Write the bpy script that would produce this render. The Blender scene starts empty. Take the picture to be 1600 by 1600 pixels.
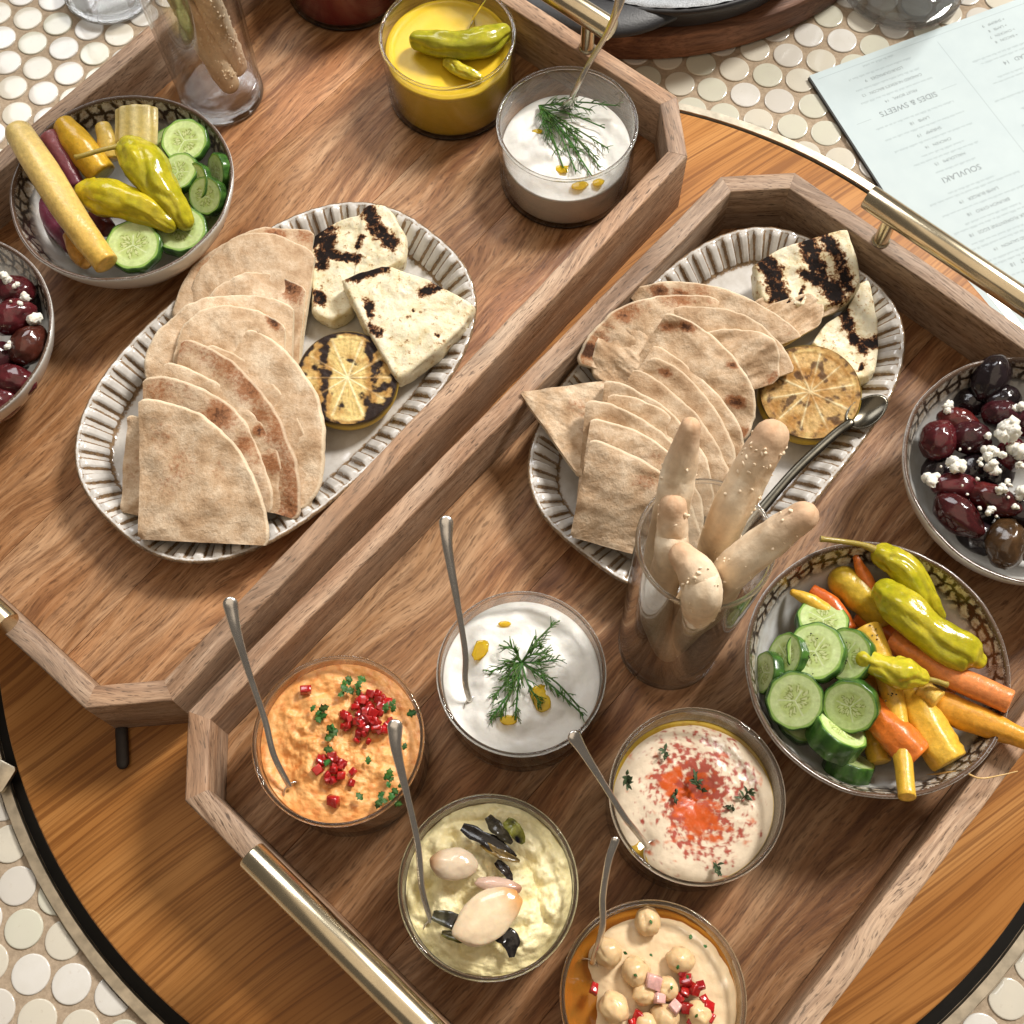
import bpy, math, random
from mathutils import Vector, Matrix, noise
R = math.radians
random.seed(7)
scene = bpy.context.scene
col = scene.collection
CM = 0.01

# ------------------------------------------------------------------ camera (centimetres, turntable top is z = 0)
F_PX, PITCH, ROLL, CAM_H = 1938.94, R(21.4158), R(-2.1942), 65.2854
cam_d = bpy.data.cameras.new('camera')
cam = bpy.data.objects.new('camera', cam_d); col.objects.link(cam)
cam_d.sensor_width = 36.0; cam_d.lens = F_PX / 1600 * 36.0
cam_d.clip_start = 0.02; cam_d.clip_end = 60
FW = Vector((0, math.sin(PITCH), -math.cos(PITCH)))
RT0 = Vector((1, 0, 0)); UP0 = RT0.cross(FW)
RT = RT0 * math.cos(ROLL) + UP0 * math.sin(ROLL)
UP = UP0 * math.cos(ROLL) - RT0 * math.sin(ROLL)
EYE = Vector((0, 0, CAM_H))
cam.matrix_world = Matrix(((RT.x, UP.x, -FW.x, 0), (RT.y, UP.y, -FW.y, 0), (RT.z, UP.z, -FW.z, CAM_H * CM), (0, 0, 0, 1)))
scene.camera = cam


def at(px, py, z):
    """where the sight line through a photo pixel meets the height z (cm)"""
    d = FW + RT * ((px - 800) / F_PX) + UP * ((800 - py) / F_PX)
    return EYE + d * ((z - CAM_H) / d.z)


def seen(P):
    q = Vector(P) - EYE
    w = q.dot(FW)
    return 800 + F_PX * q.dot(RT) / w, 800 - F_PX * q.dot(UP) / w


# ------------------------------------------------------------------ world and window light
world = bpy.data.worlds.new('World'); scene.world = world; world.use_nodes = True
bg = world.node_tree.nodes['Background']
bg.inputs[0].default_value = (1.0, 0.86, 0.71, 1); bg.inputs[1].default_value = 0.14


def area(name, az, el, dist, sx, sy, power, colr, aim=(0, 30, 0)):
    l = bpy.data.lights.new(name, 'AREA'); l.shape = 'RECTANGLE'; l.size = sx; l.size_y = sy
    l.energy = power; l.color = colr
    o = bpy.data.objects.new(name, l); col.objects.link(o)
    d = Vector((math.cos(R(az)) * math.cos(R(el)), math.sin(R(az)) * math.cos(R(el)), math.sin(R(el))))
    o.location = Vector(aim) * CM + d * dist
    o.rotation_euler = (-d).to_track_quat('-Z', 'Y').to_euler()
    return o


area('window_light', 42, 45, 4.6, 0.80, 0.95, 272, (1.0, 0.955, 0.89))
area('back_window_light', 106, 46, 3.4, 1.7, 1.2, 40, (0.98, 0.985, 1.0))
area('ceiling_bounce_light', 250, 80, 2.4, 2.6, 2.6, 15, (1.0, 0.82, 0.62))
scene.view_settings.view_transform = 'Standard'; scene.view_settings.look = 'None'
scene.view_settings.gamma = 1.0; scene.view_settings.use_curve_mapping = False
scene.view_settings.exposure = 0.10
scene.render.engine = 'CYCLES'
cy = scene.cycles
cy.use_denoising = True
cy.use_adaptive_sampling = True; cy.adaptive_threshold = 0.02; cy.adaptive_min_samples = 16; cy.diffuse_bounces = 3
cy.max_bounces = 10; cy.transparent_max_bounces = 24; cy.transmission_bounces = 10; cy.glossy_bounces = 5
cy.caustics_reflective = False; cy.caustics_refractive = False
cy.sample_clamp_indirect = 6.0

# ------------------------------------------------------------------ helpers: objects
WM = {}


def finish(o, loc, rotz, parent):
    M = Matrix.Translation(Vector(loc) * CM) @ Matrix.Rotation(rotz, 4, 'Z')
    col.objects.link(o)
    WM[o.name] = M
    if parent is not None:
        o.parent = parent
        o.matrix_parent_inverse = WM[parent.name].inverted()
    o.location = Vector(loc) * CM
    o.rotation_euler = (0, 0, rotz)
    return o


def tag(o, label=None, cat=None, group=None, kind=None):
    if label: o['label'] = label
    if cat: o['category'] = cat; kind = kind or 'thing'
    if group: o['group'] = group
    if kind: o['kind'] = kind
    return o


def thing(name, label, cat, loc=(0, 0, 0), group=None):
    o = bpy.data.objects.new(name, None)
    o.empty_display_size = 0.01
    finish(o, loc, 0, None)
    return tag(o, label, cat, group)


def me(name, V, F, mat=None, smooth=True, cols=None, uvs=None):
    m = bpy.data.meshes.new(name)
    m.from_pydata([(v[0] * CM, v[1] * CM, v[2] * CM) for v in V], [], F)
    if mat: m.materials.append(mat)
    if smooth:
        m.polygons.foreach_set('use_smooth', [True] * len(m.polygons))
    if cols is not None:
        a = m.color_attributes.new('Col', 'FLOAT_COLOR', 'POINT')
        flat = []
        for c in cols: flat += [c[0], c[1], c[2], 1.0 if len(c) < 4 else c[3]]
        a.data.foreach_set('color', flat)
    if uvs is not None:
        u = m.uv_layers.new(name='UVMap')
        for p in m.polygons:
            for li in p.loop_indices:
                u.data[li].uv = uvs[m.loops[li].vertex_index]
    m.update()
    return m


def mk(name, VF, mat, parent=None, loc=None, rotz=0.0, smooth=True, cols=None, uvs=None, auto=None):
    """VF in world cm (loc None: the origin goes to the middle of the base) or in the frame (loc, rotz)"""
    V, F = VF
    if loc is None:
        xs = [v[0] for v in V]; ys = [v[1] for v in V]; zs = [v[2] for v in V]
        loc = ((min(xs) + max(xs)) / 2, (min(ys) + max(ys)) / 2, min(zs))
        V = [(v[0] - loc[0], v[1] - loc[1], v[2] - loc[2]) for v in V]
    m = me(name, V, F, mat, smooth, cols, uvs)
    o = bpy.data.objects.new(name, m)
    finish(o, loc, rotz, parent)
    if auto:
        e = o.modifiers.new('edge_split', 'EDGE_SPLIT'); e.split_angle = R(auto)
    return o


def join(*parts):
    V, F = [], []
    for v, f in parts:
        n = len(V); V += [tuple(q) for q in v]; F += [tuple(i + n for i in q) for q in f]
    return V, F


def nz(p, s=1.0, oct=3):
    return noise.fractal(Vector(p) * s, 1.0, 2.0, oct)


# ------------------------------------------------------------------ helpers: shapes
def lathe(prof, n=64, z0=0.0, cx=0.0, cy_=0.0, closed=False):
    V, F = [], []
    k = len(prof)
    for (r, z) in prof:
        for i in range(n):
            a = 2 * math.pi * i / n
            V.append((cx + r * math.cos(a), cy_ + r * math.sin(a), z + z0))
    rng = k if closed else k - 1
    for j in range(rng):
        j2 = (j + 1) % k
        for i in range(n):
            i2 = (i + 1) % n
            F.append((j * n + i, j * n + i2, j2 * n + i2, j2 * n + i))
    if not closed:
        if prof[0][0] < 1e-3: pass
    return V, F


def torus(Rr, r, z, n=72, m=12, cx=0, cy_=0):
    prof = [(Rr + r * math.cos(2 * math.pi * i / m), z + r * math.sin(2 * math.pi * i / m)) for i in range(m)]
    return lathe(prof, n, 0, cx, cy_, closed=True)


def spl(pts, n):
    """Catmull-Rom through pts (tuples of any length), n samples"""
    P = [list(p) for p in pts]
    P = [[2 * a - b for a, b in zip(P[0], P[1])]] + P + [[2 * a - b for a, b in zip(P[-1], P[-2])]]
    out = []
    segs = len(P) - 3
    for i in range(n):
        t = i / (n - 1) * segs
        k = min(int(t), segs - 1); t -= k
        p0, p1, p2, p3 = P[k:k + 4]
        out.append([0.5 * (2 * b + (c - a) * t + (2 * a - 5 * b + 4 * c - d) * t * t + (3 * b - a - 3 * c + d) * t ** 3)
                    for a, b, c, d in zip(p0, p1, p2, p3)])
    return out


def tube(path, rad, n=16, cap='round', flat=1.0, flat_dir=None, shape=None):
    """path: list of Vector, rad: list; cap 'round' | 'flat'; flat squashes across flat_dir"""
    P = [Vector(p) for p in path]; rad = list(rad)
    if cap == 'round':
        P2, r2 = [], []
        d0 = (P[0] - P[1]).normalized(); d1 = (P[-1] - P[-2]).normalized()
        for a in (80, 60, 40, 20):
            P2.append(P[0] + d0 * rad[0] * math.sin(R(a))); r2.append(rad[0] * math.cos(R(a)))
        P3, r3 = [], []
        for a in (20, 40, 60, 80):
            P3.append(P[-1] + d1 * rad[-1] * math.sin(R(a))); r3.append(rad[-1] * math.cos(R(a)))
        P = P2 + P + P3; rad = r2 + rad + r3
    elif cap == 'flat':
        d0 = (P[0] - P[1]).normalized(); d1 = (P[-1] - P[-2]).normalized()
        b0 = min(0.06, rad[0] * 0.1); b1 = min(0.06, rad[-1] * 0.1)
        P = [P[0] + d0 * b0, P[0] + d0 * b0 * 0.9] + P + [P[-1] + d1 * b1 * 0.9, P[-1] + d1 * b1]
        rad = [rad[0] * 0.55, rad[0] - b0] + rad + [rad[-1] - b1, rad[-1] * 0.55]
    V, F = [], []
    T = (P[1] - P[0]).normalized()
    ref = Vector(flat_dir) if flat_dir is not None else (Vector((0, 0, 1)) if abs(T.z) < 0.9 else Vector((1, 0, 0)))
    N = (ref - T * ref.dot(T)).normalized()
    for k, p in enumerate(P):
        if 0 < k < len(P) - 1: T = (P[k + 1] - P[k - 1]).normalized()
        elif k: T = (P[k] - P[k - 1]).normalized()
        N = (N - T * N.dot(T)).normalized(); B = T.cross(N)
        for i in range(n):
            a = 2 * math.pi * i / n
            s = shape(k / (len(P) - 1), a) if shape else 1.0
            V.append(tuple(p + (N * math.cos(a) * flat + B * math.sin(a)) * rad[k] * s))
    m = len(P)
    for j in range(m - 1):
        for i in range(n):
            i2 = (i + 1) % n
            F.append((j * n + i, j * n + i2, (j + 1) * n + i2, (j + 1) * n + i))
    F.append(tuple(range(n - 1, -1, -1))); F.append(tuple((m - 1) * n + i for i in range(n)))
    return V, F


def ball(c, rx, ry, rz, rot=None, amp=0.0, fq=1.0, n=20, m=12, seed=0.0, push=None):
    V, F = [], []
    M = rot if rot is not None else Matrix.Identity(3)
    c = Vector(c)
    for j in range(m + 1):
        th = math.pi * j / m
        for i in range(n):
            a = 2 * math.pi * i / n
            d = Vector((math.sin(th) * math.cos(a), math.sin(th) * math.sin(a), math.cos(th)))
            s = 1.0 + (amp * noise.fractal(d * fq + Vector((seed, seed * 1.7, -seed)), 1.0, 2.0, 3) if amp else 0.0)
            if push: s *= push(d)
            V.append(tuple(c + M @ Vector((d.x * rx * s, d.y * ry * s, d.z * rz * s))))
    for j in range(m):
        for i in range(n):
            i2 = (i + 1) % n
            F.append((j * n + i, (j + 1) * n + i, (j + 1) * n + i2, j * n + i2))
    return V, F


def rotm(ax, ay, az):
    return (Matrix.Rotation(R(az), 3, 'Z') @ Matrix.Rotation(R(ay), 3, 'Y') @ Matrix.Rotation(R(ax), 3, 'X'))


def prism(poly, z0, z1, bev=0.08):
    """bevelled prism over a polygon (counter-clockwise list of (x, y))"""
    n = len(poly)
    def inset(d):
        out = []
        for i in range(n):
            p0, p1, p2 = Vector(poly[i - 1]), Vector(poly[i]), Vector(poly[(i + 1) % n])
            e1 = (p1 - p0).normalized(); e2 = (p2 - p1).normalized()
            n1 = Vector((-e1.y, e1.x)); n2 = Vector((-e2.y, e2.x))
            b = (n1 + n2).normalized(); out.append(p1 + b * d / max(0.3, b.dot(n1)))
        return out
    V, F = [], []
    for d, z in ((bev, z0), (bev * .3, z0 + bev * .3), (0, z0 + bev), (0, z1 - bev), (bev * .3, z1 - bev * .3), (bev, z1)):
        for q in inset(d): V.append((q.x, q.y, z))
    for j in range(5):
        for i in range(n):
            i2 = (i + 1) % n
            F.append((j * n + i, j * n + i2, (j + 1) * n + i2, (j + 1) * n + i))
    F.append(tuple(range(n - 1, -1, -1))); F.append(tuple(5 * n + i for i in range(n)))
    return V, F


# ------------------------------------------------------------------ helpers: materials
class G:
    def __init__(s, name):
        s.m = bpy.data.materials.new(name); s.m.use_nodes = True
        s.nt = s.m.node_tree; s.b = s.nt.nodes['Principled BSDF']
        s._c = None

    def n(s, t, **kw):
        x = s.nt.nodes.new(t)
        for k, v in kw.items(): setattr(x, k, v)
        return x

    def set(s, sock, v):
        if isinstance(v, bpy.types.NodeSocket): s.nt.links.new(v, sock)
        elif isinstance(v, (tuple, list)) and len(v) == 3 and sock.type == 'RGBA': sock.default_value = (*v, 1)
        else: sock.default_value = v

    def coord(s, which='Object', scale=(100, 100, 100), rnd=True):
        tc = s.n('ShaderNodeTexCoord'); mp = s.n('ShaderNodeMapping')
        s.nt.links.new(tc.outputs[which], mp.inputs[0]); mp.inputs['Scale'].default_value = scale
        if not rnd: return mp.outputs[0]
        oi = s.n('ShaderNodeObjectInfo'); ml = s.n('ShaderNodeMath', operation='MULTIPLY'); ml.inputs[1].default_value = 37.0
        s.nt.links.new(oi.outputs['Random'], ml.inputs[0])
        ad = s.n('ShaderNodeVectorMath', operation='ADD')
        s.nt.links.new(mp.outputs[0], ad.inputs[0]); s.nt.links.new(ml.outputs[0], ad.inputs[1])
        return ad.outputs[0]

    def vmul(s, v, k):
        x = s.n('ShaderNodeVectorMath', operation='MULTIPLY'); s.set(x.inputs[0], v); x.inputs[1].default_value = k
        return x.outputs[0]

    def noise(s, v, scale=1.0, detail=3.0, rough=0.55, dist=0.0):
        x = s.n('ShaderNodeTexNoise'); s.set(x.inputs['Vector'], v)
        x.inputs['Scale'].default_value = scale; x.inputs['Detail'].default_value = detail
        x.inputs['Roughness'].default_value = rough; x.inputs['Distortion'].default_value = dist
        return x.outputs['Fac']

    def voro(s, v, scale=1.0, feature='F1', rand=1.0):
        x = s.n('ShaderNodeTexVoronoi', feature=feature); s.set(x.inputs['Vector'], v)
        x.inputs['Scale'].default_value = scale; x.inputs['Randomness'].default_value = rand
        return x.outputs[0]

    def ramp(s, f, stops, interp='LINEAR'):
        x = s.n('ShaderNodeValToRGB'); x.color_ramp.interpolation = interp
        s.set(x.inputs[0], f); e = x.color_ramp.elements
        while len(e) < len(stops): e.new(0.5)
        for i, (p, c) in enumerate(stops):
            e[i].position = p; e[i].color = (c, c, c, 1) if isinstance(c, (int, float)) else (*c, 1)
        return x.outputs[0]

    def mix(s, f, a, b, mode='MIX'):
        x = s.n('ShaderNodeMix', data_type='RGBA', blend_type=mode)
        s.set(x.inputs[0], f); s.set(x.inputs[6], a); s.set(x.inputs[7], b)
        return x.outputs[2]

    def math(s, op, a, b=0.0, clamp=False):
        x = s.n('ShaderNodeMath', operation=op, use_clamp=clamp); s.set(x.inputs[0], a); s.set(x.inputs[1], b)
        return x.outputs[0]

    def attr(s, name='Col'):
        x = s.n('ShaderNodeAttribute', attribute_name=name)
        return x.outputs['Color']

    def sep(s, c):
        x = s.n('ShaderNodeSeparateColor'); s.set(x.inputs[0], c)
        return x.outputs

    def rnd(s):
        return s.n('ShaderNodeObjectInfo').outputs['Random']

    def bump(s, h, strength=0.3, dist=0.05):
        x = s.n('ShaderNodeBump'); s.set(x.inputs['Height'], h)
        x.inputs['Strength'].default_value = strength; x.inputs['Distance'].default_value = dist * CM
        s.nt.links.new(x.outputs[0], s.b.inputs['Normal'])

    def out(s, colr=None, rough=None, metal=None, spec=None, sss=None, sssr=None, coat=None, trans=None, ior=None, alpha=None):
        for k, v in (('Base Color', colr), ('Roughness', rough), ('Metallic', metal), ('Specular IOR Level', spec),
                     ('Subsurface Weight', sss), ('Coat Weight', coat), ('Transmission Weight', trans), ('IOR', ior), ('Alpha', alpha)):
            if v is not None: s.set(s.b.inputs[k], v)
        if sss is not None:
            s.b.inputs['Subsurface Radius'].default_value = sssr or (1, .6, .35)
            s.b.inputs['Subsurface Scale'].default_value = 0.003
        return s.m


def wood(name, dark, mid, light, pore=0.55, k=1.0, grey=None, con=1.0):
    g = G(name); c = g.coord()
    wv = g.noise(g.vmul(c, (.06, .10, .10)), 1, 2)
    cb = g.n('ShaderNodeCombineXYZ'); g.set(cb.inputs[1], g.math('MULTIPLY', wv, 5.0))
    ad = g.n('ShaderNodeVectorMath', operation='ADD'); g.set(ad.inputs[0], c); g.set(ad.inputs[1], cb.outputs[0]); c = ad.outputs[0]
    n1 = g.noise(g.vmul(c, (.045 * k, .42 * k, .42 * k)), 1, 5, .62, .6)
    base = g.ramp(n1, [(.30, dark), (.48, mid), (.68, light)])
    st = g.noise(g.vmul(c, (.22 * k, 3.2 * k, 3.2 * k)), 1, 4, .6)
    base = g.mix(g.math('MULTIPLY', g.ramp(st, [(.34, 1.0), (.52, 0.0)]), .55 * con), base, (dark[0] * .55, dark[1] * .45, dark[2] * .38))
    base = g.mix(g.math('MULTIPLY', g.ramp(st, [(.54, 0.0), (.70, 1.0)]), .45 * con), base, (min(1, light[0] * 1.2), min(1, light[1] * 1.25), min(1, light[2] * 1.3)))
    fib = g.noise(g.vmul(c, (.75 * k, 10 * k, 10 * k)), 1, 3, .65)
    base = g.mix(g.ramp(fib, [(.34, .65), (.52, 0.0)]), base, g.mix(.65, base, (dark[0] * .35, dark[1] * .3, dark[2] * .25)))
    fl = g.noise(g.vmul(c, (1.5 * k, 10 * k, 10 * k)), 1, 2, .5)
    base = g.mix(g.math('MULTIPLY', g.ramp(fl, [(.58, 0.0), (.68, 1.0)]), pore), base, (dark[0] * .3, dark[1] * .26, dark[2] * .22))
    if grey: base = g.mix(g.ramp(g.noise(g.vmul(c, (.12, .3, .3)), 1.1, 3), [(.38, 0.0), (.68, .6)]), base, g.mix(.5, base, grey))
    pt_ = g.noise(g.vmul(c, (.05, .09, .09)), 1.4, 3)
    base = g.mix(g.ramp(pt_, [(.48, 0.0), (.68, .55)]), base, g.mix(1.0, base, (1.12, .80, .52), 'MULTIPLY'))
    v = g.ramp(g.rnd(), [(0, (.74, .71, .68)), (.5, (1, 1, 1)), (1, (1.16, 1.12, 1.06))])
    base = g.mix(1.0, base, v, 'MULTIPLY')
    h = g.math('ADD', g.math('MULTIPLY', fib, .6), g.math('MULTIPLY', fl, -.5))
    g.bump(h, .45, .05)
    return g.out(base, g.ramp(fib, [(.3, .62), (.7, .45)]), spec=.35)


M_FLOOR = wood('tray_floor_wood', (.155, .058, .019), (.325, .165, .072), (.50, .31, .175), .5, 1.0)
M_WALL = wood('tray_wall_wood', (.20, .115, .065), (.36, .23, .145), (.52, .375, .265), .85, 1.2, (.46, .39, .32))


def disc_wood():
    g = G('turntable_oak'); c = g.coord(rnd=False)
    bend = g.noise(g.vmul(c, (.03, .05, .05)), 1, 1)
    cc = g.n('ShaderNodeVectorMath', operation='ADD'); g.set(cc.inputs[0], c)
    cb = g.n('ShaderNodeCombineXYZ'); g.set(cb.inputs[1], g.math('MULTIPLY', bend, 9.0)); g.set(cc.inputs[1], cb.outputs[0])
    c2 = cc.outputs[0]
    big = g.noise(g.vmul(c2, (.018, .30, .3)), 1, 3, .6)
    base = g.ramp(big, [(.30, (.31, .118, .024)), (.5, (.40, .175, .046)), (.72, (.52, .255, .080))])
    ln = g.noise(g.vmul(c2, (.06, 3.0, 3.0)), 1, 3, .55)
    base = g.mix(g.ramp(ln, [(.39, .62), (.48, 0.0)]), base, (.14, .044, .008))
    ln2 = g.noise(g.vmul(c2, (.12, 7, 7)), 1, 2, .5)
    base = g.mix(g.ramp(ln2, [(.36, .55), (.52, 0.0)]), base, (.20, .070, .014))
    g.bump(ln2, .12, .02)
    return g.out(base, .42, spec=.28)


M_DISC = disc_wood()


def plain(name, c, rough=.5, metal=0.0, spec=.5, var=0.0, bumpy=0.0, bs=4.0, coat=None):
    g = G(name); base = c
    if var or bumpy:
        co = g.coord(); n = g.noise(co, bs, 3)
        if var: base = g.mix(g.ramp(n, [(.3, 0.0), (.7, 1.0)]), tuple(x * (1 - var) for x in c), tuple(min(1, x * (1 + var)) for x in c))
        if bumpy: g.bump(n, bumpy, .05)
    return g.out(base, rough, metal, spec, coat=coat)


M_BRASS = plain('brushed_brass', (.66, .57, .40), .22, 1.0, var=.10, bs=.6)
M_BRASSD = plain('aged_brass_trim', (.52, .46, .36), .34, 1.0, var=.22, bs=1.5)
M_BLACK = plain('black_base', (.012, .011, .010), .5)
M_STEEL = plain('spoon_steel', (.74, .71, .67), .24, 1.0, var=.08, bs=1.0)
M_STEEL2 = plain('dark_reflection_steel', (.10, .09, .07), .25, 1.0, var=.2, bs=1.0)  # dark colour stands in for the dark reflections on the serving spoon
M_IRON = plain('cast_iron', (.018, .018, .020), .45, 0.0, .5, bumpy=.3, bs=8, var=.3)
M_FROST_GLARE = plain('frosted_lip_and_glare', (.34, .36, .38), .5, 0.0, .5, bumpy=.6, bs=14, var=.5)
M_BOARD = wood('board_wood', (.085, .036, .018), (.17, .075, .038), (.27, .13, .072), .3, .7)
M_HANDLE = plain('dark_wood_handle', (.022, .013, .009), .5, var=.3, bs=2)


def schlick(g, f0, top):
    lw = g.n('ShaderNodeLayerWeight'); lw.inputs[0].default_value = .5
    return g.math('MINIMUM', g.math('ADD', f0, g.math('MULTIPLY', g.math('POWER', lw.outputs['Facing'], 5.0), 1 - f0)), top)


def thin_glass(name, f0):
    g = G(name); nt = g.nt; nt.nodes.remove(g.b)
    o = nt.nodes['Material Output']
    tr = g.n('ShaderNodeBsdfTransparent'); tr.inputs[0].default_value = (.985, .988, .986, 1)
    gl = g.n('ShaderNodeBsdfGlossy'); gl.inputs['Roughness'].default_value = .02
    f2 = schlick(g, f0, .85)
    mx = g.n('ShaderNodeMixShader')
    nt.links.new(f2, mx.inputs[0]); nt.links.new(tr.outputs[0], mx.inputs[1]); nt.links.new(gl.outputs[0], mx.inputs[2])
    nt.links.new(mx.outputs[0], o.inputs[0])
    return g.m


def thick_glass():
    g = G('clear_thick_glass'); nt = g.nt; nt.nodes.remove(g.b)
    o = nt.nodes['Material Output']
    x = g.n('ShaderNodeBsdfGlass'); x.inputs['IOR'].default_value = 1.48; x.inputs['Roughness'].default_value = 0.0
    x.inputs['Color'].default_value = (.97, .97, .965, 1)
    t = g.n('ShaderNodeBsdfTransparent'); t.inputs[0].default_value = (.93, .93, .925, 1)
    mx = g.n('ShaderNodeMixShader'); mx.inputs[0].default_value = .38
    nt.links.new(x.outputs[0], mx.inputs[1]); nt.links.new(t.outputs[0], mx.inputs[2]); nt.links.new(mx.outputs[0], o.inputs[0])
    return g.m


M_GLASS = thin_glass('clear_thin_glass', .075); M_GLASST = thin_glass('clear_tumbler_glass', .14); M_GLASS2 = thick_glass()


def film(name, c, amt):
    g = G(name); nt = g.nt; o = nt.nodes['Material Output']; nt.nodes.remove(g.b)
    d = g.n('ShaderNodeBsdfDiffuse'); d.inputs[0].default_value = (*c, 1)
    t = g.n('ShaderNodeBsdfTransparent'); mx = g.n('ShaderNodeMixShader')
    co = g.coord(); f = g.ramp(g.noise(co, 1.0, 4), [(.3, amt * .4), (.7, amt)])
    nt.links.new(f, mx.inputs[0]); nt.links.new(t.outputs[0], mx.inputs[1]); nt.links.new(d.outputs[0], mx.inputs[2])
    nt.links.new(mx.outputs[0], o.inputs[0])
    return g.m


def oilmat(name, c, amt=.5):
    g = G(name); nt = g.nt; o = nt.nodes['Material Output']; nt.nodes.remove(g.b)
    t = g.n('ShaderNodeBsdfTransparent'); t.inputs[0].default_value = (*c, 1)
    d = g.n('ShaderNodeBsdfDiffuse'); d.inputs[0].default_value = (*c, 1)
    m0 = g.n('ShaderNodeMixShader'); m0.inputs[0].default_value = amt
    gl = g.n('ShaderNodeBsdfGlossy'); gl.inputs['Roughness'].default_value = .04
    fr = schlick(g, .04, .8)
    mx = g.n('ShaderNodeMixShader')
    nt.links.new(t.outputs[0], m0.inputs[1]); nt.links.new(d.outputs[0], m0.inputs[2])
    nt.links.new(fr, mx.inputs[0]); nt.links.new(m0.outputs[0], mx.inputs[1]); nt.links.new(gl.outputs[0], mx.inputs[2])
    nt.links.new(mx.outputs[0], o.inputs[0])
    return g.m


def vcol(name, rough=.5, spec=.5, sss=0.0, bs=6.0, bump=.25, var=.12, coat=None, fine=0.0, sssr=None):
    """albedo from the point colours, broken up with fine noise"""
    g = G(name); c = g.coord(); a = g.attr()
    n = g.noise(c, bs, 4, .6)
    k = g.ramp(n, [(.25, 1 - var), (.75, 1 + var)])
    base = g.mix(1.0, a, k, 'MULTIPLY')
    if fine:
        f = g.noise(c, bs * 6, 2, .5)
        base = g.mix(g.math('MULTIPLY', g.ramp(f, [(.60, 0.0), (.72, 1.0)]), fine), base, g.mix(.7, base, (.03, .015, .006)))
    if bump: g.bump(n, bump, .06)
    return g.out(base, rough, 0, spec, sss=sss or None, coat=coat, sssr=sssr)


def ceramic():
    g = G('speckled_glaze'); c = g.coord(rnd=False); w = g.sep(g.attr())[0]
    n = g.noise(c, 5.0, 4, .65); n2 = g.noise(c, 1.6, 3)
    white = g.mix(g.ramp(n2, [(.35, 0.0), (.7, 1.0)]), (.60, .58, .55), (.50, .47, .43))
    sp = g.ramp(g.noise(c, 16, 2), [(.70, 0.0), (.76, .8)])
    white = g.mix(sp, white, (.20, .12, .06))
    f = g.math('ADD', w, g.math('MULTIPLY', g.math('SUBTRACT', n, .5), .9))
    f = g.ramp(f, [(.46, 0.0), (.66, 1.0)])
    br = g.mix(g.ramp(n, [(.35, 0.0), (.65, 1.0)]), (.10, .058, .03), (.30, .20, .115))
    base = g.mix(f, white, br)
    g.bump(n2, .1, .05)
    return g.out(base, .16, spec=.5, coat=.3)


M_CER = ceramic()


def bowl_glaze():
    g = G('stamped_band_glaze'); w = g.sep(g.attr())
    uv = g.n('ShaderNodeTexCoord').outputs['UV']
    mp = g.n('ShaderNodeMapping'); g.set(mp.inputs[0], uv)
    wob = g.noise(mp.outputs[0], 1.2, 2)
    ad = g.n('ShaderNodeVectorMath', operation='ADD'); g.set(ad.inputs[0], mp.outputs[0]); g.set(ad.inputs[1], g.math('MULTIPLY', wob, .5))
    ed = g.voro(ad.outputs[0], 1.35, 'DISTANCE_TO_EDGE', .75)
    c = g.coord(rnd=False)
    n = g.noise(c, 4.0, 4, .65); n2 = g.noise(c, 11, 3, .6)
    line = g.ramp(g.math('ADD', ed, g.math('MULTIPLY', g.math('SUBTRACT', n2, .5), .26)), [(.08, 1.0), (.20, 0.0)])
    band = w[0]
    inside = g.mix(g.ramp(g.noise(c, 1.3, 3), [(.35, 0.0), (.7, 1.0)]), (.62, .63, .62), (.52, .50, .46))
    petal = g.mix(g.ramp(n, [(.4, 0.0), (.62, 1.0)]), (.58, .55, .49), (.34, .25, .16))
    pat = g.mix(line, petal, (.045, .028, .018))
    base = g.mix(band, inside, pat)
    edge = g.ramp(g.math('ADD', w[1], g.math('MULTIPLY', g.math('SUBTRACT', n2, .5), 1.3)), [(.60, 0.0), (.78, 1.0)])
    base = g.mix(edge, base, (.10, .06, .038))
    outer = g.mix(g.ramp(n2, [(.68, 0.0), (.76, 1.0)]), (.64, .61, .56), (.18, .11, .06))
    base = g.mix(w[2], base, outer)
    g.bump(line, -.25, .05)
    return g.out(base, .2, spec=.5, coat=.25)


M_BOWL = bowl_glaze()


def pita_mat():
    g = G('griddled_flatbread'); c = g.coord(); w = g.sep(g.attr())
    n = g.noise(c, .75, 5, .65); f = g.noise(c, 5, 4, .65); f2 = g.noise(c, 16, 2, .5)
    base = g.ramp(n, [(.30, (.36, .225, .125)), (.45, (.53, .375, .240)), (.66, (.72, .585, .43))])
    base = g.mix(g.ramp(f, [(.35, .35), (.6, 0.0)]), base, (.40, .26, .145))
    toast = g.math('ADD', w[0], g.math('MULTIPLY', g.math('SUBTRACT', f, .5), 1.0))
    base = g.mix(g.ramp(toast, [(.30, 0.0), (.62, .85)]), base, (.27, .095, .03))
    base = g.mix(g.ramp(toast, [(.66, 0.0), (.92, .9)]), base, (.045, .016, .008))
    base = g.mix(g.ramp(f2, [(.66, 0.0), (.74, .45)]), base, (.25, .11, .05))
    base = g.mix(w[1], base, (.80, .69, .51))
    v = g.ramp(g.rnd(), [(0, (.84, .80, .76)), (.5, (1, 1, 1)), (1, (1.06, 1.06, 1.05))])
    base = g.mix(1.0, base, v, 'MULTIPLY')
    g.bump(g.math('ADD', f, g.math('MULTIPLY', n, 1.2)), .6, .10)
    return g.out(base, .75, spec=.2)


M_PITA = pita_mat()


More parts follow.
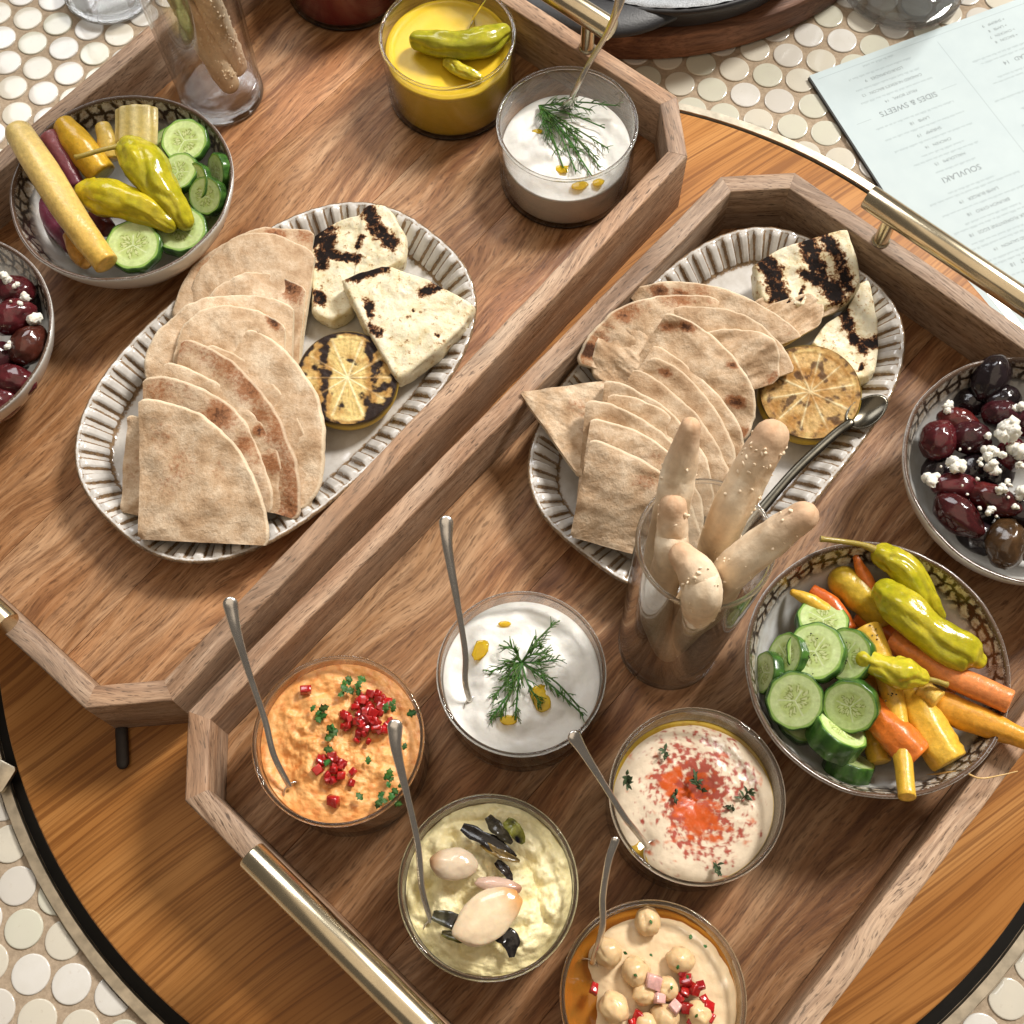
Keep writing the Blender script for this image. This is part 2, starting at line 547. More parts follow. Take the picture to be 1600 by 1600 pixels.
def halloumi_mat():
    g = G('grilled_cheese_slab'); c = g.coord(); w = g.sep(g.attr())
    n = g.noise(c, 1.2, 4, .6); f = g.noise(c, 4.5, 4, .7); f2 = g.noise(c, 12, 3, .6)
    base = g.ramp(n, [(.3, (.66, .56, .33)), (.5, (.75, .68, .48)), (.7, (.79, .74, .58))])
    base = g.mix(g.ramp(f, [(.58, 0.0), (.72, .55)]), base, (.60, .40, .14))
    fm = g.noise(c, 2.2, 4, .65)
    ch = g.math('ADD', w[0], g.math('ADD', g.math('MULTIPLY', g.math('SUBTRACT', f, .5), 1.9), g.math('MULTIPLY', g.math('SUBTRACT', fm, .5), 2.3)))
    base = g.mix(g.ramp(ch, [(.15, 0.0), (.48, .65)]), base, (.46, .25, .07))
    base = g.mix(g.ramp(ch, [(.38, 0.0), (.62, .95)]), base, (.15, .05, .018))
    base = g.mix(g.ramp(ch, [(.60, 0.0), (.86, 1.0)]), base, (.014, .010, .009))
    base = g.mix(g.ramp(f2, [(.73, 0.0), (.77, .85)]), base, (.05, .022, .01))
    g.bump(g.math('ADD', g.math('MULTIPLY', f, .7), n), .55, .12)
    return g.out(base, g.ramp(ch, [(.4, .45), (.6, .75)]), spec=g.ramp(ch, [(.4, .4), (.6, .08)]), sss=.12)


M_HALL = halloumi_mat()
M_LEMON = vcol('lemon_flesh', .55, .16, .08, 5, .5, .28)
M_RIND = vcol('lemon_rind', .5, .35, 0, 7, .3, .15)
M_CUC = vcol('cucumber', .22, .5, .12, 5, .2, .15)
M_ROOT = vcol('pickled_root', .30, .5, .1, 3.5, .5, .22, fine=.3)
M_PEPPER = vcol('pickled_pepper', .17, .5, .2, 2.2, .55, .28)
M_OLIVE = vcol('olive_skin', .16, .5, 0, 2.4, .3, .5, coat=.25)
M_FETA = vcol('crumbled_cheese', .6, .3, .2, 8, .6, .06)
M_HERB = vcol('fresh_herb', .5, .35, 0, 8, .1, .3)
M_BREAD = vcol('breadstick_crust', .7, .2, 0, 2.6, .6, .12, fine=.05)
M_SEED = vcol('sesame_seed', .45, .35, 0, 9, .2, .08)
M_TOM = vcol('diced_red_pepper', .12, .6, .2, 5, .2, .25, coat=.4)
M_CHICK = vcol('chickpea_skin', .28, .5, .25, 3, .2, .10)
M_ALMOND = vcol('garlic_clove', .16, .5, .3, 2.5, .12, .10, coat=.3)
M_LEEK = vcol('charred_leek', .22, .5, 0, 4, .35, .45, coat=.2)
M_DIP = vcol('smooth_dip', .38, .45, .08, 4, .25, .05)
M_SPICE = vcol('spiced_hummus', .30, .4, 0, 4, .3, .06)
M_CHUNK = vcol('coarse_dip', .40, .45, .06, 5, .7, .10, sssr=(1, .7, .3))
M_GLOSSDIP = vcol('glossy_puree', .34, .3, .2, 2.0, .10, .05)

# ================================================================== THE SETTING
DC = (1.854, 23.855); DR = 30.67            # turntable centre and radius
TZ = -1.1                                   # tile face


def tile_mat():
    g = G('glazed_penny_tile'); c = g.coord()
    r = g.rnd()
    base = g.ramp(r, [(0, (.56, .52, .43)), (.25, (.55, .52, .47)), (.5, (.62, .60, .56)), (.75, (.54, .53, .43)), (1, (.58, .53, .43))], 'CONSTANT')
    n = g.noise(c, 1.0, 3)
    base = g.mix(g.ramp(n, [(.35, 0.0), (.7, .35)]), base, (.52, .49, .42))
    dirt = g.noise(c, 3.0, 4, .7)
    base = g.mix(g.ramp(dirt, [(.62, 0.0), (.78, .4)]), base, (.36, .29, .21))
    return g.out(base, .14, spec=.5, coat=.2)


M_TILE = tile_mat()
gg = G('sandy_grout'); _c = gg.coord(); _n = gg.noise(_c, 3.5, 5, .7)
gg.bump(_n, .5, .08)
M_GROUT = gg.out(gg.mix(gg.ramp(_n, [(.3, 0.0), (.7, 1.0)]), (.27, .205, .14), (.43, .335, .24)), .85, spec=.2)

S = 260
top = mk('tabletop', ([(-S, -S, -3), (S, -S, -3), (S, S, -3), (-S, S, -3), (-S, -S, -1.185), (S, -S, -1.185), (S, S, -1.185), (-S, S, -1.185)],
                      [(3, 2, 1, 0), (4, 5, 6, 7), (0, 1, 5, 4), (1, 2, 6, 5), (2, 3, 7, 6), (3, 0, 4, 7)]), M_GROUT, loc=(0, 0, 0), smooth=False)
tag(top, 'round glazed tile tabletop with sandy grout around the wooden turntable', kind='structure')
ring_p = [(31.5, -1.2), (31.5, -.85), (31.54, -.80), (32.05, -.80), (32.10, -.86), (32.10, -1.4)]
mk('trim_ring', lathe(ring_p, 200), M_BRASSD, top, loc=(DC[0], DC[1], 0), auto=40)

TR = 1.0


def tile_prof(): return [(TR, -1.33), (TR, -1.16), (TR - .015, -1.125), (TR - .045, -1.107), (TR - .10, -1.101), (.35, -1.10), (0.001, -1.10)]


tv, tf = lathe(tile_prof(), 28)
tile_me = me('tile', tv, tf, M_TILE)
P1 = Vector((math.cos(R(-14.8)), math.sin(R(-14.8)))) * 2.23; P2 = Vector((math.cos(R(-74.8)), math.sin(R(-74.8)))) * 2.23
O0 = Vector((-29.19, 61.04))
PAN_C = (10.6, 79.0); PAN_R = 21.0
for i in range(-30, 60):
    for j in range(-30, 60):
        p = O0 + P1 * i + P2 * j
        d = math.hypot(p.x - DC[0], p.y - DC[1])
        if d < 32.14 - TR + .25: continue
        sx, sy = seen((p.x, p.y, TZ))
        if not (-75 < sx < 1675 and -60 < sy < 1675): continue
        if math.hypot(p.x - PAN_C[0], p.y - PAN_C[1]) < PAN_R - 5: continue
        rz = random.uniform(0, 6.28)
        if d < 32.18 + TR:
            V = []
            for v in tv:
                q = Vector((v[0] + p.x - DC[0], v[1] + p.y - DC[1]))
                if q.length < 32.2: q = q.normalized() * 32.2
                V.append((q.x + DC[0] - p.x, q.y + DC[1] - p.y, v[2]))
            o = bpy.data.objects.new('tile', me('tile', V, tf, M_TILE)); rz = 0
        else:
            o = bpy.data.objects.new('tile', tile_me)
        finish(o, (p.x + random.uniform(-.03, .03), p.y + random.uniform(-.03, .03), random.uniform(-.015, .015)), rz, top)
        if rz:
            o.rotation_euler = (random.uniform(-.012, .012), random.uniform(-.012, .012), rz)

# ------------------------------------------------------------------ turntable
tt = thing('turntable', 'round oak turntable with dark streaky grain under both trays', 'turntable', (DC[0], DC[1], -1))
dp = [(0.001, -1.08), (DR - .1, -1.08), (DR, -1.0), (DR, -.12), (DR - .04, -.04), (DR - .12, 0), (DR * .6, 0), (.001, 0)]
mk('disc', lathe(dp, 240), M_DISC, tt, loc=(DC[0], DC[1], 0), rotz=R(36), auto=40)
mk('base', lathe([(31.48, -1.4), (31.48, -1.13), (.001, -1.13)], 120), M_BLACK, tt, loc=(DC[0], DC[1], 0))

# ------------------------------------------------------------------ trays
TL, TW, TC, TT, TH, TF = 48.27, 31.70, 3.06, 1.12, 5.0, 1.3


def octo(d):
    """corner list of the tray outline moved inwards by d (long axis x)"""
    L, W = TL / 2 - d, TW / 2 - d
    c = TC - d * (2 - math.sqrt(2)) + 0.0
    return [(L - c, -W), (L, -W + c), (L, W - c), (L - c, W), (-L + c, W), (-L, W - c), (-L, -W + c), (-L + c, -W)]


def make_tray(cx, cy_, a, label, seams):
    t = thing('serving_tray', label, 'tray', (cx, cy_, 0), 'octagonal wooden trays')
    ca, sa = math.cos(a), math.sin(a)
    W = lambda x, y: (cx + ca * x - sa * y, cy_ + sa * x + ca * y)
    O, I = octo(0), octo(TT)
    for k in range(8):
        o1, o2, i1, i2 = O[k], O[(k + 1) % 8], I[k], I[(k + 1) % 8]
        mx, my = (o1[0] + o2[0]) / 2, (o1[1] + o2[1]) / 2
        an = math.atan2(o2[1] - o1[1], o2[0] - o1[0])
        def lc(p, g=0.0):
            dx, dy = p[0] - mx, p[1] - my
            return (dx * math.cos(an) + dy * math.sin(an), -dx * math.sin(an) + dy * math.cos(an))
        q = [lc(o1), lc(o2), lc(i2), lc(i1)]
        g = .0
        q = [(q[0][0] + g, q[0][1]), (q[1][0] - g, q[1][1]), (q[2][0] - g, q[2][1]), (q[3][0] + g, q[3][1])]
        # subdivided along the length with a little unevenness so the edges are not ruler straight
        n = max(2, int((q[1][0] - q[0][0]) / 1.2)); V, F = [], []
        b = .10
        sect = [(0, b * .2), (0, TH - b), (.03, TH - b * .35), (b, TH), (TT - b, TH), (TT - .03, TH - b * .35), (TT, TH - b), (TT, .02)]
        for s in range(n + 1):
            f = s / n
            for (y, z) in sect:
                x0 = q[0][0] + (q[3][0] - q[0][0]) * y / TT; x1 = q[1][0] + (q[2][0] - q[1][0]) * y / TT
                x = x0 + (x1 - x0) * f
                wob = .035 * nz((x * .8 + k * 9.1, z * .5, cx), .7, 3)
                V.append((x, y + (wob if 0 < s < n else 0), z + wob * .8))
        m = len(sect)
        for s in range(n):
            for r in range(m - 1):
                F.append((s * m + r, s * m + r + 1, (s + 1) * m + r + 1, (s + 1) * m + r))
        F.append(tuple(range(m - 1, -1, -1))); F.append(tuple(n * m + r for r in range(m)))
        F = [f[::-1] for f in F]
        w = W(mx, my)
        mk('side_board', (V, F), M_WALL, t, loc=(w[0], w[1], 0), rotz=a + an, auto=42)
    # floor planks
    IW = TW / 2 - TT - .01; IL = TL / 2 - TT - .01; ic = TC - TT * (2 - math.sqrt(2))
    ys = [-IW] + list(seams) + [IW]
    for y0, y1 in zip(ys[:-1], ys[1:]):
        def xl(y): return IL - max(0.0, ic - (IW - abs(y)))
        cuts = [y0] + [y for y in (-IW + ic, IW - ic) if y0 < y < y1] + [y1]
        poly = [(xl(y), y) for y in cuts] + [(-xl(y), y) for y in cuts[::-1]]
        poly = [(x, min(max(y, y0 + .008), y1 - .008)) for x, y in poly]
        ym = (y0 + y1) / 2; w = W(0, ym)
        mk('plank', prism([(x, y - ym) for x, y in poly], .15, TF, .03), M_FLOOR, t, loc=(w[0], w[1], 0), rotz=a, auto=40)
    # brass handles over the short sides
    for sx in (-1, 1):
        X = sx * (TL / 2 - TT / 2)
        w = W(X, 0)
        br = [(.001, -8.0), (.55, -8.0), (.66, -7.97), (.70, -7.9), (.70, 7.9), (.66, 7.97), (.55, 8.0), (.001, 8.0)]
        v, f = lathe(br, 32)
        v = [(y_, z_, x_ + 7.65) for (x_, y_, z_) in v]
        h = mk('handle', (v, f), M_BRASS, t, loc=(w[0], w[1], 0), rotz=a, auto=40)
        for yy in (-6.3, 6.3):
            w2 = W(X, yy)
            mk('post', lathe([(.42, 4.9), (.42, 7.3)], 20), M_BRASS, h, loc=(w2[0], w2[1], 0), rotz=a)
            mk('collar', lathe([(.001, 5.0), (.52, 5.0), (.52, 5.07), (.44, 5.10), (.43, 5.12)], 20), M_BRASS, h, loc=(w2[0], w2[1], .01), rotz=a)
    return t


T1 = (-14.79, 40.583, .83759); T2 = (9.709, 17.956, .80484)
make_tray(*T1, 'octagonal wooden tray with brass handles, cut by the top and the left picture edge', (-8.4, -1.6, 6.0))
make_tray(*T2, 'octagonal wooden tray with brass handles holding the five dips and the breadstick glass', (-6.5, .9, 8.2))
# tray y axis points away from the camera side here: v (towards the camera) is -y

# ================================================================== CERAMICS
def make_plate(cx, cy_, a, A, B, nn, label):
    t = thing('oval_plate', label, 'plate', (cx, cy_, TF), 'oval ridged plates')
    N = 640; fl = 62
    outl = []
    for i in range(N * 4):
        th = 2 * math.pi * i / (N * 4)
        r = (abs(math.cos(th) / A) ** nn + abs(math.sin(th) / B) ** nn) ** (-1 / nn)
        outl.append(Vector((r * math.cos(th), r * math.sin(th))))
    acc = [0.0]
    for i in range(len(outl)): acc.append(acc[-1] + (outl[(i + 1) % len(outl)] - outl[i]).length)
    pts = []; k = 0
    for i in range(N):
        s = acc[-1] * i / N
        while acc[k + 1] < s: k += 1
        f = (s - acc[k]) / (acc[k + 1] - acc[k]); pts.append(outl[k].lerp(outl[(k + 1) % len(outl)], f))
    nrm = []
    for i in range(N):
        e = (pts[(i + 3) % N] - pts[i - 3]).normalized(); nrm.append(Vector((-e.y, e.x)))
    z0 = TF + .02
    def lip(i): return .05 * math.sin(fl * 2 * math.pi * i / N)
    inner = [(.0, 1.98, 0, .75), (.06, 2.08, 0, .85), (.18, 2.10, 0, .35), (.28, 2.04, .15, .5), (.36, 1.96, .8, .0), (.55, 1.80, 1, 0), (.8, 1.58, 1, 0), (1.05, 1.35, 1, 0),
             (1.3, 1.12, 1, 0), (1.5, .94, .8, .1), (1.62, .84, .2, .75), (1.75, .76, 0, .6), (1.95, .72, 0, .2), (2.3, .70, 0, 0), (3.5, .68, 0, 0)]
    V, F, C = [], [], []
    for (d, z, fa, w) in inner:
        for i in range(N):
            ph = (fl * i / N) % 1.0
            tri = abs(ph - .5) * 2            # 0 mid groove, 1 mid ridge
            sm = max(0.0, min(1.0, (tri - .38) / .22)); sm = sm * sm * (3 - 2 * sm)
            jit = 1 + .25 * nz((i * .05, d, cx), 1, 2)
            p = pts[i] + nrm[i] * (d + fa * .10 * sm)
            V.append((p.x, p.y, z + fa * .22 * sm * jit + (lip(i) * .5 if d < .3 else 0)))
            edge = math.exp(-((tri - .40) / .15) ** 2)
            C.append((min(1.0, w + fa * (.85 * edge + .26 * (1 - sm))), 0, 0))
    for f in (.55, .25, .0):
        for i in range(N):
            V.append(((pts[i].x) * f * .72, pts[i].y * f * .6, .68)); C.append((0, 0, 0))
    m = len(inner) + 3
    for j in range(m - 1):
        for i in range(N):
            i2 = (i + 1) % N; F.append((j * N + i, j * N + i2, (j + 1) * N + i2, (j + 1) * N + i))
    mk('plate_face', (V, F), M_CER, t, loc=(cx, cy_, z0), rotz=a, cols=C)
    under = [(.0, 1.98, .7), (.05, 1.85, .8), (.25, 1.5, .45), (.7, .9, .2), (1.3, .3, .15), (1.7, .03, .5), (2.0, .0, .3), (6.5, .0, 0)]
    V, F, C = [], [], []
    for (d, z, w) in under:
        for i in range(0, N, 4):
            p = pts[i] + nrm[i] * d; V.append((p.x, p.y, z)); C.append((w, 0, 0))
    n4 = N // 4
    for j in range(len(under) - 1):
        for i in range(n4):
            i2 = (i + 1) % n4; F.append((j * n4 + i2, j * n4 + i, (j + 1) * n4 + i, (j + 1) * n4 + i2))
    mk('underside', (V, F), M_CER, t, loc=(cx, cy_, z0), rotz=a, cols=C)
    return t


make_plate(-12.75, 33.30, .7928, 12.45, 7.95, 2.6, 'oval ridged plate with pale grilled cheese, in the tray cut by the left picture edge')
make_plate(11.75, 30.49, .8364, 11.95, 7.6, 2.9, 'oval ridged plate with a serving spoon, behind the glass of breadsticks')

BR, BH = 6.42, 4.75


def make_bowl(cx, cy_, label, tilt=0.0):
    t = thing('ceramic_bowl', label, 'bowl', (cx, cy_, TF), 'stamped ceramic bowls')
    inn = [(0.001, .55), (1.5, .56), (2.6, .66), (3.6, .98), (4.4, 1.5), (5.05, 2.2), (5.5, 2.95), (5.8, 3.55), (6.0, 4.1), (6.13, 4.5), (6.20, 4.66), (6.28, 4.74)]
    out = [(6.37, 4.74), (6.42, 4.66), (6.40, 4.5), (6.3, 4.1), (6.05, 3.4), (5.7, 2.7), (5.2, 1.9), (4.5, 1.15), (3.7, .6), (3.2, .35), (3.1, .02), (2.9, 0.0), (.001, .1)]
    prof = inn + out; n = 120
    V, F = lathe(prof, n); C, U = [], []
    V2 = []
    for j, (r, z) in enumerate(prof):
        for i in range(n):
            v = V[j * n + i]
            wv = 1 + .006 * nz((math.cos(6.283 * i / n) * 2, math.sin(6.283 * i / n) * 2, cx), 1, 3) * (z / 4.7) * 2
            V2.append((v[0] * wv, v[1] * wv, v[2] + .03 * (z / 4.7) * nz((i * .3, 1, cx), 1, 2)))
            isin = j < len(inn)
            band = 1.0 if (isin and 3.0 < z < 4.6) else (.0)
            lipw = .95 if (isin and z > 4.6) or (not isin and z > 4.7) else (.62 if 4.4 < z <= 4.6 else .0)
            C.append((band, lipw, 0.0 if isin or z > 4.6 else 1.0))
            U.append((i / n * 36.0, z))
    mk('bowl_body', (V2, F), M_BOWL, t, loc=(cx, cy_, TF + .01), cols=C, uvs=U)
    return t


B1 = at(190, 288, 6.05); B2 = (17.50, 14.48); B3 = (26.75, 24.66); B4 = (-31.2, 35.1)
make_bowl(B1.x, B1.y, 'bowl of pickled vegetables beside the glass holding seeded breadsticks at the tiles')
make_bowl(B2[0], B2[1], 'bowl heaped with orange and yellow carrots, cucumber slices and a long pepper')
make_bowl(B3[0], B3[1], 'bowl of dark olives and crumbled feta below the menu, at the right picture edge')
make_bowl(B4[0], B4[1], 'bowl of olives cut by the left picture edge')

# ================================================================== FLATBREAD
def wedge(label, ap, e1, e2, toast=(), arc=0.0, T=.60, bulge=.25, curl=0.0, sd=0, group=None):
    """quarter of a flatbread: corner and the two ends of its arc, each (px, py, z)"""
    rr_ = random.Random(sd * 7 + 1); curl = curl + rr_.uniform(-.30, .05); bulge *= .7
    A = at(*ap); E1 = at(*e1) - A; E2 = at(*e2) - A
    N = E1.cross(E2).normalized()
    if N.z < 0: N = -N
    ns, nt = 30, 64
    V, F, C = [], [], []
    def P(s, t, side):
        an = t * math.pi / 2; ux, uy = s * math.cos(an), s * math.sin(an)
        irr = 1 + (.026 * nz((t * 3.2, sd * 3.3, 0), 1, 3) + .008 * nz((t * 14, sd * 1.3, 4), 1, 3)) * s
        cr = 1 - .03 * math.exp(-t / .015) - .03 * math.exp(-(1 - t) / .015)
        base = A + (E1 * math.cos(an) + E2 * math.sin(an)) * (s * irr * (cr if s > .5 else 1))
        b = bulge * math.sin(math.pi * t) * math.sin(math.pi * min(1, s * .95)) - curl * s * s
        b += .26 * nz((ux * 1.8 + sd * 3.7, uy * 1.8, sd * 2.1), 1, 2) + .15 * nz((ux * 5 + sd, uy * 5, sd * 1.1), 1, 4)
        ed = min(1.0, (1 - s) / .05) ** .5 * .75 + .25
        h = T / 2 * (.62 + .38 * ed) * (1 + .25 * nz((ux * 3, uy * 3, sd + 5), 1, 2))
        if s >= .999: h *= .35
        return base + N * (b + side * h)
    for side in (1, -1):
        for i in range(ns + 1):
            for j in range(nt + 1):
                s = .02 + .98 * (1 - (1 - i / ns) ** 1.4); t = j / nt
                V.append(tuple(P(s, t, side)))
                ts = 0.0
                for (s0, t0, rs, k) in toast: ts = max(ts, k * math.exp(-(((s - s0) ** 2 + ((t - t0) * 1.4) ** 2) / rs ** 2)))
                ts = max(ts, arc * max(0, min(1, (s - .72) / .2)) * (.5 + .8 * max(0, nz((t * 3.5, sd, 1), 1, 3) + .3)))
                C.append((min(1, ts), .55 if s > .985 else 0, 0))
    w = nt + 1; q = (ns + 1) * w
    for i in range(ns):
        for j in range(nt):
            a, b, c, d = i * w + j, i * w + j + 1, (i + 1) * w + j + 1, (i + 1) * w + j
            F.append((a, b, c, d)); F.append((q + d, q + c, q + b, q + a))
    n0 = len(V)
    # cut sides: own vertices, paler crumb
    for j in (0, nt):
        st = len(V)
        for i in range(ns + 1):
            for side, k in ((1, 0), (0, .06), (-1, 0)):
                s = .02 + .98 * (1 - (1 - i / ns) ** 1.4)
                p = P(s, j / nt, side); V.append(tuple(p)); C.append((0, .9, 0))
        for i in range(ns):
            for r in range(2): F.append((st + i * 3 + r, st + i * 3 + r + 1, st + i * 3 + 3 + r + 1, st + i * 3 + 3 + r))
    for j in range(nt):
        F.append((ns * w + j, ns * w + j + 1, q + ns * w + j + 1, q + ns * w + j))
        F.append((j + 1, j, q + j, q + j + 1))
    o = mk('pita_wedge', (V, F), M_PITA, cols=C)
    return tag(o, label, 'flatbread', group)


GA = 'pita wedges fanned on the plate with pale cheese'; GB = 'pita wedges fanned on the plate behind the breadsticks'
# plate with pale cheese, far ones first
wedge('mottled pita wedge at the far back of the fan beside the vegetable bowl', (470, 560, 2.3), (268, 505, 3.2), (492, 366, 3.4), [(.9, .35, .14, .5), (.93, .8, .1, .8), (.95, .95, .1, .6)], .35, sd=1, group=GA)
wedge('pale pita wedge with a crease, second from the back of its fan', (462, 615, 2.9), (282, 500, 3.6), (493, 392, 3.9), [], .0, bulge=.3, sd=2, group=GA)
wedge('pita wedge with one brown corner peeking out beside the charred cheese', (462, 640, 3.0), (300, 540, 3.6), (478, 450, 4.0), [(.95, .9, .16, .9)], .1, sd=3, group=GA)
wedge('smooth pale pita wedge with the broad rounded arc, middle of its fan', (452, 690, 3.2), (226, 595, 4.2), (460, 482, 4.6), [], .05, bulge=.35, sd=4, group=GA)
wedge('pita wedge with a scorched tip hidden behind the pointed one', (440, 700, 3.3), (270, 585, 4.4), (447, 510, 4.9), [(.97, .93, .07, 1.1)], .12, sd=5, group=GA)
wedge('pointed pale pita wedge leaning next to the charred lemon half', (285, 700, 3.2), (394, 514, 5.0), (482, 800, 2.8), [], .0, sd=6, bulge=.3, group=GA)
wedge('pale pita wedge seen mostly as a long curved edge above the plate floor', (270, 720, 3.2), (330, 535, 5.1), (484, 800, 2.9), [], .0, sd=7, bulge=.3, group=GA)
wedge('pita wedge with a browned rough arc in the middle of the fan', (252, 745, 3.3), (290, 530, 5.4), (470, 815, 2.9), [(.88, .5, .12, .6), (.9, .62, .1, .6)], .75, sd=8, bulge=.35, group=GA)
wedge('pita wedge with light tan arc and one dark toasted nick', (232, 770, 3.4), (260, 565, 5.5), (446, 805, 3.0), [(.95, .58, .06, .9), (.93, .75, .12, .7)], .1, sd=9, bulge=.3, group=GA)
wedge('second pita wedge from the front, reddish brown along its arc', (226, 815, 3.2), (226, 590, 5.7), (430, 800, 3.1), [(.9, .45, .16, .8), (.92, .65, .1, .7), (.9, .1, .2, .5)], .45, sd=10, bulge=.3, group=GA)
wedge('small pita wedge poking out at the side under the front wedge', (192, 800, 2.9), (202, 648, 4.6), (330, 830, 3.0), [(.5, .2, .4, .35)], .2, sd=11, group=GA)
wedge('front pita wedge of the left fan, large and brownish with mottled face', (219, 843, 3.7), (220, 622, 6.2), (426, 853, 3.6), [(.55, .35, .30, .42), (.75, .15, .2, .4), (.8, .55, .15, .35), (.3, .6, .2, .3)], .12, T=.6, bulge=.4, sd=12, group=GA)
# plate behind the breadsticks
wedge('thin pita tip lying against the charred striped cheese', (1140, 560, 2.6), (1180, 470, 3.6), (1308, 487, 3.6), [], .1, T=.4, bulge=.1, sd=20, group=GB)
wedge('small pita tip just above the lemon half', (1160, 580, 2.8), (1190, 485, 3.7), (1280, 510, 3.6), [], .1, T=.4, bulge=.1, sd=21, group=GB)
wedge('dark speckled pita wedge at the far back of the fan, resting by the tray wall', (1100, 590, 2.8), (974, 455, 4.2), (1255, 525, 4.0), [(.9, .18, .1, .9), (.86, .3, .1, .75), (.92, .42, .12, .5)], .3, sd=22, group=GB)
wedge('pita wedge with a burnt corner beside the tray wall', (1080, 620, 2.9), (898, 568, 4.4), (1120, 470, 4.6), [(.95, .10, .10, 1.25), (.92, .42, .1, .8), (.9, .2, .14, .6)], .55, sd=23, group=GB)
wedge('pale pita wedge with a curved crease reaching towards the lemon half', (1060, 650, 3.1), (1010, 495, 4.8), (1243, 580, 4.4), [], .05, bulge=.4, sd=24, group=GB)
wedge('shaded pita wedge tucked under the burnt one', (1070, 660, 2.9), (925, 590, 4.0), (1040, 530, 4.3), [], .2, sd=25, group=GB)
wedge('pita wedge whose corner points at the lemon half', (1045, 650, 3.2), (1090, 525, 5.0), (1214, 598, 4.5), [(.95, .95, .12, .6)], .1, sd=26, group=GB)
wedge('golden pita wedge with round toasted spots, in the middle of the fan', (962, 612, 3.6), (1044, 488, 5.8), (1164, 692, 3.6), [(.93, .12, .07, 1.0), (.85, .05, .08, .8), (.86, .72, .09, .95), (.95, .45, .05, .9), (.97, .95, .12, .7)], .25, T=.55, bulge=.45, sd=27, group=GB)
wedge('grey shaded pita wedge with a ragged arc beside the golden one', (948, 660, 3.5), (1024, 538, 5.4), (1155, 775, 3.4), [], .05, sd=28, bulge=.4, group=GB)
wedge('narrow pita wedge showing a light curved strip between pale ones', (935, 690, 3.5), (1022, 556, 5.5), (1130, 795, 3.3), [(.9, .1, .06, .8)], .08, sd=29, bulge=.35, group=GB)
wedge('pale pita wedge with a bumpy face leaning over the narrow one', (920, 710, 3.6), (992, 575, 5.6), (1130, 820, 3.5), [], .0, sd=30, bulge=.45, group=GB)
wedge('speckled tan pita wedge behind the three front ones', (928, 770, 3.4), (946, 593, 5.7), (1118, 810, 3.6), [(.9, .3, .1, .35)], .2, sd=31, bulge=.3, group=GB)
wedge('slim pita wedge whose pale tip stands up behind the front three', (915, 785, 3.5), (952, 612, 5.8), (1090, 800, 3.7), [], .0, sd=32, bulge=.2, group=GB)
wedge('brown rough pita wedge hanging over the plate rim beside the tray wall', (812, 614, 5.0), (952, 598, 5.0), (905, 750, 4.2), [(.6, .3, .3, .45), (.7, .6, .2, .4)], .4, T=.5, bulge=.2, sd=33, group=GB)
wedge('third pita wedge from the front, pale with a browned cut edge', (900, 800, 3.6), (916, 625, 6.0), (1090, 820, 3.8), [(.8, .6, .1, .4)], .1, sd=34, bulge=.3, group=GB)
wedge('second pita wedge from the front, warm tan, on the plate by the glass', (897, 815, 3.8), (924, 652, 6.2), (1098, 845, 3.9), [(.9, .4, .12, .4)], .25, sd=35, bulge=.3, group=GB)
wedge('front pita wedge half hidden by the breadstick glass', (891, 838, 4.0), (924, 685, 6.5), (1100, 895, 4.0), [(.85, .35, .15, .5), (.82, .5, .1, .45)], .2, T=.58, bulge=.3, sd=36, group=GB)


# ================================================================== GRILLED CHEESE, LEMONS
def slab(name, label, cat, outline, zt, th, strokes, mat, amp=.12, sd=0, group=None):
    P = [at(x, y, zz if zz else zt) for (x, y, zz) in [(o + (None,))[:3] for o in outline]]
    n0 = len(P)
    ring = spl([tuple(p) for p in P] + [tuple(P[0])], 121)[:-1]
    lin = []
    for k in range(120):       # mix of straight and curved outline keeps the corners
        f = k / 120 * n0; a = P[int(f) % n0]; b = P[(int(f) + 1) % n0]; q = a.lerp(b, f - int(f))
        lin.append(tuple(q.lerp(Vector(ring[k]), .45)))
    c = Vector((0, 0, 0))
    for q in lin: c += Vector(q) / 120
    prof = [(s / 30, 0.0) for s in range(1, 29)] + [(.955, -.02), (.975, -.06), (.99, -.14), (1.0, -.28)] + [(1.0 + .01 * math.sin(k), -.28 - (th - .4) * k / 5) for k in range(1, 6)] + [(.95, -th), (.4, -th)]
    V = [tuple(c)]; C = [(0, 0, 0)]; F = []
    for (s, dz) in prof:
        for q in lin:
            p = c + (Vector(q) - c) * s; p.z += dz
            h = amp * nz((p.x * .9 + sd, p.y * .9, p.z * .9), 1, 4)
            d = (Vector(q) - c); d.z = 0; d.normalize()
            p += Vector((0, 0, h)) if dz > -.2 else d * h
            sx, sy = seen(p); v = 0.0
            for (pl, w) in strokes:
                for (a, b) in zip(pl[:-1], pl[1:]):
                    a, b = Vector(a), Vector(b); t = max(0, min(1, (Vector((sx, sy)) - a).dot(b - a) / max(1e-6, (b - a).length_squared)))
                    dd = (Vector((sx, sy)) - a.lerp(b, t)).length
                    v = max(v, 1 - max(0, dd - w * .45) / (w * 1.1))
            if v > .3: p.z -= .04 * v
            V.append(tuple(p)); C.append((max(0, min(1, v)) if dz > -.6 else max(0, v) * .4, 0, 0))
    for i in range(120): F.append((0, 1 + i, 1 + (i + 1) % 120))
    for j in range(len(prof) - 1):
        for i in range(120):
            a = 1 + j * 120; i2 = (i + 1) % 120; F.append((a + i, a + 120 + i, a + 120 + i2, a + i2))
    o = mk(name, (V, F), mat, cols=C)
    return tag(o, label, cat, group)


